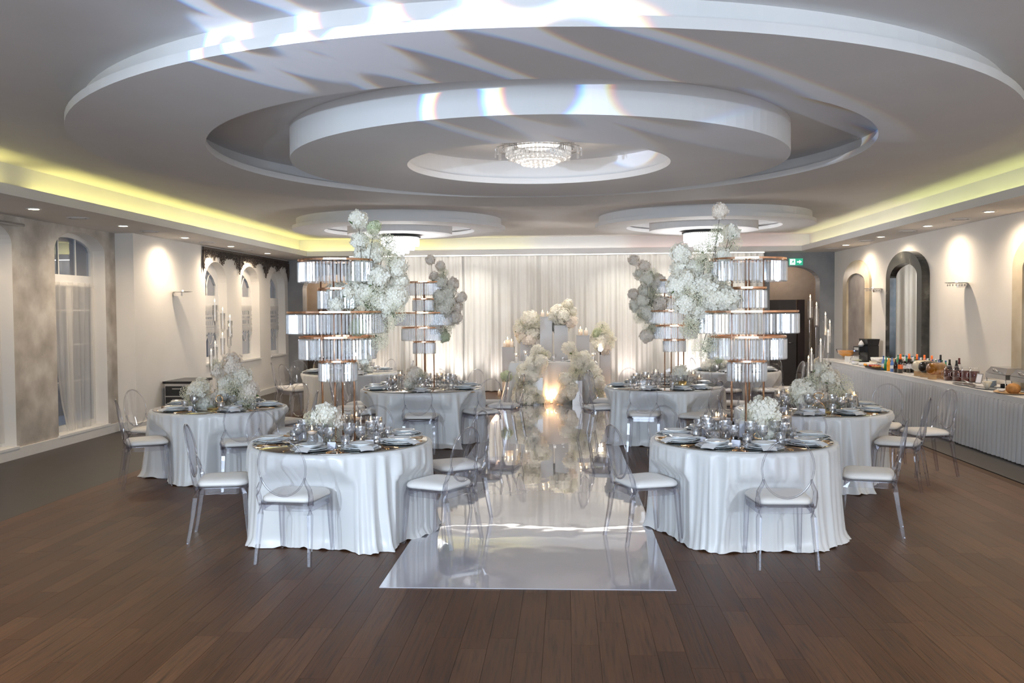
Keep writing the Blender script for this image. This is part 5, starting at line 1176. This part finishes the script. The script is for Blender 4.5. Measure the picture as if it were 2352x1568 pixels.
# glass barrels on wooden cradles
def barrel(x, y, mat, label):
    t = thing('drink_barrel', label, 'dispenser', (x, y, ZB), R(-62), 'glass barrel dispensers')
    pr = [(.001, -.145), (.065, -.145), (.084, -.125), (.088, -.08), (.088, .08), (.084, .125), (.065, .145), (.001, .145)]
    m = MB().lathe(pr, 22); m.xf(Matrix.Translation((0, 0, .155)) @ Matrix.Rotation(PI / 2, 4, 'X')); obj('barrel_glass', m, mat, t)
    obj('lid', MB().lathe([(.04, .25), (.04, .275), (1e-6, .278)], 16), 'glass', t)
    for s_ in (-1, 1): obj('cradle_leg', MB().box(-.07, .07, s_ * .09 - .008, s_ * .09 + .008, 0, .07), 'wood_light', t)
    obj('cradle_bar', MB().box(-.012, .012, -.09, .09, .015, .035), 'wood_light', t)
    obj('tap', MB().tube([(-.075, 0, .08), (-.115, 0, .08), (-.118, 0, .045)], .009, 8), 'chrome', t)
for (x, y), mt, lab in zip([(5.471, 13.879), (5.511, 14.276), (5.515, 14.545)], ('amber', 'bottle_dark', 'cream'), ('amber drink in a glass barrel dispenser, nearest on the buffet', 'dark drink in a glass barrel behind the amber one', 'cream coloured drink in a glass barrel, farthest of the three')):
    barrel(x, y, mt, lab)
for i, (x, y) in enumerate([(5.544, 13.626), (5.614, 13.485), (5.682, 13.36), (5.746, 13.256)]):
    t = thing('tea_jar', 'glass jar of dark red tea, %s from the left' % ordn[i], 'jar', (x, y, ZB), 0, 'jars of tea on the buffet')
    obj('tea', MB().lathe([(.048, .003), (.066, .03), (.068, .155), (1e-6, .155)], 20), 'tea', t)
    obj('jar_glass', MB().lathe([(.051, 0), (.070, .03), (.071, .165), (.052, .185), (.054, .198), (.050, .198)], 20, caps=False), 'glass', t)
    obj('lid', MB().lathe([(.055, .196), (.057, .208), (.02, .216), (1e-6, .216)], 18), 'glass', t); obj('handle', MB().tube([(-.066, 0, .14), (-.10, 0, .13), (-.10, 0, .07), (-.066, 0, .05)], .006, 6), 'glass', t)
x, y = (5.706, 13.041)
t = thing('menu_frame', 'small silver easel frame with card right of the tea jars', 'sign', (x, y, ZB), -1.1)
obj('frame', MB().box(-.05, .05, -.006, .006, 0, .14).xf(Matrix.Rotation(-.3, 4, 'X')), 'steel', t); obj('card_insert', MB().box(-.038, .038, -.008, -.006, .012, .128).xf(Matrix.Rotation(-.3, 4, 'X')), 'card', t)
obj('easel_leg', MB().box(-.01, .01, .02, .10, 0, .006).box(-.01, .01, .095, .103, 0, .01), 'steel', t)
def tray(x, y, lx, ly, label, mat, rz=0, name='serving_tray'):
    t = thing(name, label, 'tray', (x, y, ZB), rz)
    obj('tray_base', MB().lathe([(.7, 0), (1, .012), (1, .016), (.7, .005), (1e-6, .005)], 28, sx=lx, sy=ly), mat, t); return t
x, y = (5.415, 12.797); tray(x, y, .10, .30, 'dark oval tray with tongs right of the dispensers', 'steel', 0)
tag(obj('serving_tongs', MB().tube([(-.01, -.12, .02), (-.005, .02, .03), (0, .12, .045), (.012, .02, .03), (.018, -.12, .02)], .005, 6), 'chrome', None, (x + .02, y - .05, ZB + .016)), 'bright metal tongs on the dark oval tray', 'tongs')
x, y = (5.41, 12.261); tray(x, y, .09, .30, 'silver oval tray nearest the front edge of the buffet', 'steel', .05)
x, y = (5.42, 11.542); tray(x, y, .15, .26, 'round wooden bread platter beside the warming dish', 'wood_light', 0, 'bread_platter')
tag(obj('bread_loaf', MB().ball((0, 0, .05), .085, 16, 9, .8), 'bread', None, (x + .02, y - .06, ZB + .012)), 'round brown loaf on the wooden platter', 'bread')
tag(obj('dip_bowl', MB().lathe([(.03, 0), (.05, .03), (.047, .03), (1e-6, .012)], 16), 'porcelain', None, (x - .02, y + .15, ZB + .012)), 'small white dip bowl beside the brown loaf', 'bowl')
x, y = (5.639, 12.539)
for k in range(9): tag(obj('stacked_plate', MB().lathe(plate_prof(.085), 20), 'porcelain', None, (x, y, ZB + .008 * k)), 'white plate, %s from the bottom of the stack beside the warming dish' % (ordn + ['topmost'])[k], 'plate', 'plates stacked by the warming dish')
x, y = (5.591, 12.115)
tag(obj('sauce_bowl', MB().lathe([(.02, 0), (.03, .02), (.065, .10), (.062, .10), (.001, .08)], 20), 'cream', None, (5.42, y + .02, ZB)), 'tapered glass bowl of yellow sauce before the plate stack', 'bowl')
def chafing(x, y, label):
    t = thing('chafing_dish', label, 'warming dish', (x, y, ZB), 0, 'steel warming dishes')
    obj('water_pan', MB().box(-.17, .17, -.28, .28, .13, .19), 'steel', t)
    ld = MB(); a = [(-.17, -.28), (.17, -.28), (.17, .28), (-.17, .28)]; b = [(-.12, -.23), (.12, -.23), (.12, .23), (-.12, .23)]
    ld.add([(x_, y_, .195) for x_, y_ in a] + [(x_, y_, .275) for x_, y_ in b], [(4, 5, 6, 7), (0, 1, 5, 4), (1, 2, 6, 5), (2, 3, 7, 6), (3, 0, 4, 7)]); l_ = obj('lid', ld, 'steel', t)
    obj('lid_handle', MB().tube([(-.155, -.06, .22), (-.19, -.05, .255), (-.19, .05, .255), (-.155, .06, .22)], .008, 8), 'chrome', l_)
    for sx in (-1, 1):
        for sy in (-1, 1): obj('leg', MB().tube([(sx * .16, sy * .26, 0), (sx * .16, sy * .26, .14)], .008, 6), 'chrome', t)
    for sy in (-1, 1): obj('burner', MB().lathe([(.04, 0), (.04, .05), (1e-6, .05)], 14, 0, sy * .13), 'black_plastic', t)
for (x, y), lab in zip([(5.72, 12.2), (5.72, 11.52), (5.72, 10.8)], ('steel chafing dish just right of the plate stack', 'steel chafing dish behind the bread at the right picture edge', 'steel chafing dish nearest on the buffet beyond the picture edge')): chafing(x, y, lab)
# coffee machine
x, y = (5.803, 17.758)
t = thing('coffee_machine', 'black coffee machine standing at the far end of the buffet', 'coffee machine', (5.66, y, ZB), .15)
obj('body', MB().box(-.02, .20, -.17, .17, 0, .34), 'black_plastic', t); obj('bean_hopper', MB().add([(.0, -.15, .34), (.20, -.15, .34), (.20, .15, .34), (0, .15, .34), (-.03, -.17, .47), (.22, -.17, .47), (.22, .17, .47), (-.03, .17, .47)], [(4, 5, 6, 7), (0, 1, 5, 4), (1, 2, 6, 5), (2, 3, 7, 6), (3, 0, 4, 7)]), 'black_plastic', t)
obj('front_head', MB().box(-.16, -.02, -.12, .12, .22, .33), 'black_plastic', t); obj('drip_tray', MB().box(-.18, -.02, -.13, .13, 0, .05), 'dark_metal', t)
obj('control_panel', MB().box(-.163, -.16, -.09, .09, .26, .31), 'steel', t); obj('status_lamp', MB().box(-.164, -.16, .07, .09, .235, .25), 'blue_led', t); obj('cup_spout', MB().tube([(-.10, 0, .22), (-.10, 0, .17)], .014, 8), 'dark_metal', t)
tag(obj('paper_towel', MB().lathe([(.03, 0), (.055, .03), (.04, .07), (.012, .11), (1e-6, .115)], 9, smooth=False), 'napkin', None, (5.60, y, ZB + .33)), 'crumpled white paper towel on top of the coffee machine', 'paper')
tag(obj('cup_riser', MB().box(-.13, .13, -.235, .235, 0, .09), 'cream', None, (5.695, 16.945, ZB)), 'low pale riser crate under the white cups', 'crate')
for i, (x, y) in enumerate([(5.52, 17.12), (5.52, 17.032), (5.52, 16.944), (5.52, 16.856), (5.52, 16.768), (5.605, 17.12), (5.605, 17.032), (5.605, 16.944), (5.605, 16.856), (5.605, 16.768), (5.69, 17.12), (5.69, 17.032), (5.69, 16.944), (5.69, 16.856), (5.69, 16.768), (5.775, 17.12), (5.775, 17.032), (5.775, 16.944), (5.775, 16.856), (5.775, 16.768)]):
    tag(obj('coffee_cup', MB().lathe([(.022, 0), (.036, .03), (.040, .062), (.037, .062), (.001, .008)], 14), 'porcelain', None, (x, y, ZB + (.092 if x > 5.6 else 0))), 'white cup, %s in the %s row beside the coffee machine' % (ordn[i % 5], ordn[i // 5]), 'cup', 'white cups by the coffee machine')
for i, (x, y) in enumerate([(5.56, 16.66), (5.56, 16.575), (5.56, 16.49), (5.645, 16.66), (5.645, 16.575), (5.645, 16.49), (5.73, 16.66), (5.73, 16.575), (5.73, 16.49)]):
    tag(obj('coffee_glass', MB().lathe([(.026, 0), (.034, .09), (.032, .09), (.001, .01)], 12), 'cut_glass', None, (x, y, ZB)), 'clear glass, %s in the %s row before the bottles' % (ordn[i % 3], ordn[i // 3]), 'glass', 'glasses by the coffee machine')
# juice bowl and boxes, far end
x, y = (5.631, 19.129)
t = thing('juice_bowl', 'wide glass bowl of orange punch at the far end of the buffet', 'bowl', (x + .1, y, ZB)); obj('bowl_glass', MB().lathe([(.06, 0), (.07, .05), (.17, .12), (.20, .22), (.195, .22), (.16, .13), (.001, .06)], 24), 'glass', t); obj('punch', MB().lathe([(.06, .062), (.155, .125), (.18, .19), (1e-6, .19)], 22), 'orange_drink', t)
x, y = (5.543, 17.913)
t = thing('salad_dome', 'low glass dome over salad beside the punch bowl', 'dish', (x + .1, y, ZB)); obj('dome', MB().lathe([(.2, .02), (.19, .10), (.12, .15), (1e-6, .16)], 22), 'glass', t); obj('salad', MB().ball((0, 0, .03), .15, 12, 6, .3), 'petal_green', t); obj('dish_base', MB().lathe([(.21, 0), (.21, .02), (1e-6, .02)], 22), 'porcelain', t)
# fruit and canapes: every piece of a kind its own object
def pieces(name, mat, spots, label, group, r_=.028, cat='fruit', sz=.8):
    me = MB().ball((0, 0, r_ * sz), r_, 9, 6, sz).mesh(name, mat)
    for x, y in spots: tag(put(name, me, None, (x + r3.uniform(-.012, .012), y + r3.uniform(-.012, .012), ZB + .016), (0, 0, r3.uniform(0, 6))), label, cat, group)
x0, y0 = (5.43, 16.274)
tray(x0, y0 + .1, .16, .62, 'long dark platter of fruit and canapes before the coffee machine', 'dark_metal', -.12, 'fruit_platter')
G = lambda ax, ay, n, m_, s_: [(ax + i * s_, ay + j * s_) for i in range(n) for j in range(m_)]
pieces('orange_slice', 'fruit_orange', G(x0 - .06, y0 + .46, 3, 3, .05), 'orange fruit piece at the far end of the dark platter', 'orange pieces on the platter')
pieces('melon_piece', 'fruit_yellow', G(x0 - .02, y0 - .38, 3, 4, .05), 'yellow fruit piece at the near end of the dark platter', 'yellow pieces on the platter')
pieces('strawberry', 'fruit_red', G(x0 - .05, y0 + .12, 3, 5, .048), 'red fruit piece in the middle of the dark platter', 'red pieces on the platter', .024)
pieces('canape', 'bread', G(x0 - .08, y0 - .12, 3, 4, .052), 'small brown canape beside the red fruit on the dark platter', 'canapes on the platter', .024, 'canape')
x1, y1 = (5.565, 15.732)
pieces('lemon', 'fruit_yellow', [(x1 + .42, y1 + .1), (x1 + .44, y1 + .2), (x1 + .38, y1 + .16), (x1 + .45, y1 - 1.0), (x1 + .4, y1 - 1.05)], 'lemon lying behind the bottle rows by the mirror', 'lemons behind the bottles', .04)
for i, (x, y, w_, h) in enumerate([(5.78, 16.35, 0.16, 0.17), (5.8, 15.75, 0.2, 0.16), (5.62, 18.4, 0.2, 0.11)]):
    tag(obj('serving_box', MB().box(-w_ / 2, w_ / 2, -w_ / 2, w_ / 2, 0, h), ['wood_light', 'cream', 'porcelain'][i], None, (x, y, ZB), (0, 0, .1)), ['brown and white box behind the bottles', 'pale box leaning before the arched mirror', 'white tub at the far end of the cups'][i], 'box')
for i, (x, y) in enumerate([(5.391, 17.469), (5.412, 17.107), (5.435, 16.744)]):
    tag(obj('white_bowl', MB().lathe([(.04, 0), (.085, .06), (.08, .06), (.001, .012)], 18), 'porcelain', None, (x, y, ZB)), 'white bowl in the front row before the coffee machine, %s from the left' % ordn[i], 'bowl')
for i, (x, y) in enumerate([(5.383, 14.948), (5.449, 14.888), (5.42, 14.609)]):
    t = thing('stem_glass', 'stemmed wine glass between the bottles and the barrels, %s one' % ('left', 'middle', 'right')[i], 'glass', (x, y, ZB))
    obj('bowl', MB().lathe([(.004, .08), (.03, .10), (.036, .13), (.030, .17), (.028, .17), (.033, .13), (.001, .09)], 16), 'glass', t); obj('stem', MB().lathe([(.03, 0), (.003, .006), (.003, .082), (1e-6, .082)], 12), 'glass', t)

# ================================================================ CEILING CHANDELIERS
t = thing('crystal_chandelier', 'round crystal ball chandelier in the middle of the big ceiling rings', 'chandelier', (CX, CY, ZC))
obj('mount_plate', MB().lathe([(.36, -.025), (.36, 0), (1e-6, 0), (1e-6, -.025)], 40, caps=False), 'chrome', t)
obj('lamp_core', MB().lathe([(.20, -.03), (.20, -.07), (.10, -.10), (1e-6, -.10)], 24, caps=False), 'bulb', t)
for r_, z in ((.405, -.105), (.335, -.03), (.335, -.105), (.25, -.13), (.15, -.17)):
    obj('hoop', MB().tube([(r_ * math.cos(2 * PI * k / 40), r_ * math.sin(2 * PI * k / 40), z) for k in range(40)], .005, 6, closed=True), 'chrome', t)
pa = MB().box(-.016, .016, -.006, .006, -.065, 0).mesh('crystal_plaque', 'crystal'); pb = prism_mesh(.105, .024); pb.name = 'crystal_rod'
bmesh_ = MB().ball((0, 0, 0), .023, 8, 6); bmesh_.sm = [False] * len(bmesh_.sm); ball_ = bmesh_.mesh('crystal_ball', 'crystal')
for n_, r_, z, me, nm in ((44, .335, -.035, pa, 'crystal_plaque'), (52, .30, -.075, pb, 'crystal_rod'), (34, .262, -.185, ball_, 'crystal_ball'), (26, .205, -.205, ball_, 'crystal_ball'), (20, .155, -.232, ball_, 'crystal_ball'), (12, .095, -.245, ball_, 'crystal_ball'), (36, .22, -.11, pb, 'crystal_rod')):
    for k in range(n_): a = 2 * PI * (k + .5) / n_; put(nm, me, t, (r_ * math.cos(a), r_ * math.sin(a), z), (0, 0, a + PI / 2))
for k in range(16): a = 2 * PI * k / 16; put('crystal_pendant', pa, t, (.405 * math.cos(a), .405 * math.sin(a), -.10), (0, 0, a + PI / 2), 1.1)
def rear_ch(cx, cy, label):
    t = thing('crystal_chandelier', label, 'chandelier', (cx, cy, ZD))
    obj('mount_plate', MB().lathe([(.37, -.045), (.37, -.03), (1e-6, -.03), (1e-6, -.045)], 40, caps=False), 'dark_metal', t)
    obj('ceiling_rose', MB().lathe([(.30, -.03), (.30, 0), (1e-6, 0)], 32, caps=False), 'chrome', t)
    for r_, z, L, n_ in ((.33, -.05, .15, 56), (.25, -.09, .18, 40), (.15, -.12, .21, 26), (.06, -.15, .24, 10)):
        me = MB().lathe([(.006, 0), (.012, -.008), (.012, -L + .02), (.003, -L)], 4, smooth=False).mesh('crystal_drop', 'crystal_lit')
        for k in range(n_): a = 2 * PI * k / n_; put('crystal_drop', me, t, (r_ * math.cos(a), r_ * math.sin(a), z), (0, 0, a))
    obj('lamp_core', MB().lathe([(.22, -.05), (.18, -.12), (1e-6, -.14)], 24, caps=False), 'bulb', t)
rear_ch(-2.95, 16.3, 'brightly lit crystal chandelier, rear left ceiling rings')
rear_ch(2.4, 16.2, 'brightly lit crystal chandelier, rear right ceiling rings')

# ================================================================ CABINET AND SPEAKER LIKE ODDS
t = thing('low_cabinet', 'low black and steel cabinet against the left wall behind the flowers', 'cabinet', (-6.42, 15.2, 0), 0)
obj('cabinet_body', MB().box(-.22, .22, -.42, .42, .05, .66), 'steel', t); obj('cabinet_top', MB().box(-.24, .25, -.45, .45, .66, .70), 'black_plastic', t)
for k in range(3): f_ = obj('drawer_front', MB().box(-.20 + 0, .20, -.435, -.42, .10 + k * .18, .26 + k * .18), 'dark_metal', t); obj('drawer_handle', MB().box(-.08, .08, -.45, -.435, .21 + k * .18, .225 + k * .18), 'steel', f_)
for sx in (-1, 1):
    for sy in (-1, 1): obj('foot', MB().box(sx * .19 - .02, sx * .19 + .02, sy * .38 - .02, sy * .38 + .02, 0, .05), 'black_plastic', t)
for lab, (x, y) in (('small black spotlight box on the floor behind the centre left table', (-1.15, 19.6)), ('small black spotlight box on the floor behind the centre right table', (1.75, 19.7))):
    t = thing('stage_spotlight', lab, 'spotlight', (x, y, 0)); obj('housing', MB().box(-.1, .1, -.08, .08, .04, .22), 'black_plastic', t); obj('lens', MB().lathe([(.06, 0), (.06, .01), (1e-6, .01)], 16, 0, 0, .22), 'glass', t); obj('yoke', MB().tube([(-.12, 0, .14), (-.12, 0, .01), (.12, 0, .01), (.12, 0, .14)], .01, 6), 'dark_metal', t)
t = thing('spot_lamp', 'small glaring lamp among the flowers of the far right plinth', 'lamp', (.70, 18.72, 1.03))
obj('lamp_housing', MB().lathe([(.05, .0), (.06, .02), (.03, .09), (1e-6, .09)], 16).xf(Matrix.Rotation(-PI / 2, 4, 'X')), 'dark_metal', t); obj('lamp_lens', MB().lathe([(1e-6, -.002), (.048, -.002)], 16, caps=False).xf(Matrix.Rotation(-PI / 2, 4, 'X')), 'stage_lens', t)
obj('lamp_foot', MB().tube([(0, .05, 0), (0, .12, -.12)], .01, 6), 'dark_metal', t)
# unused prototypes and clean-up
for k, v in FIRST.items():
    if v:
        for c in KIDS.get(PROTO[k].name, []): bpy.data.objects.remove(c)
        bpy.data.objects.remove(PROTO[k])
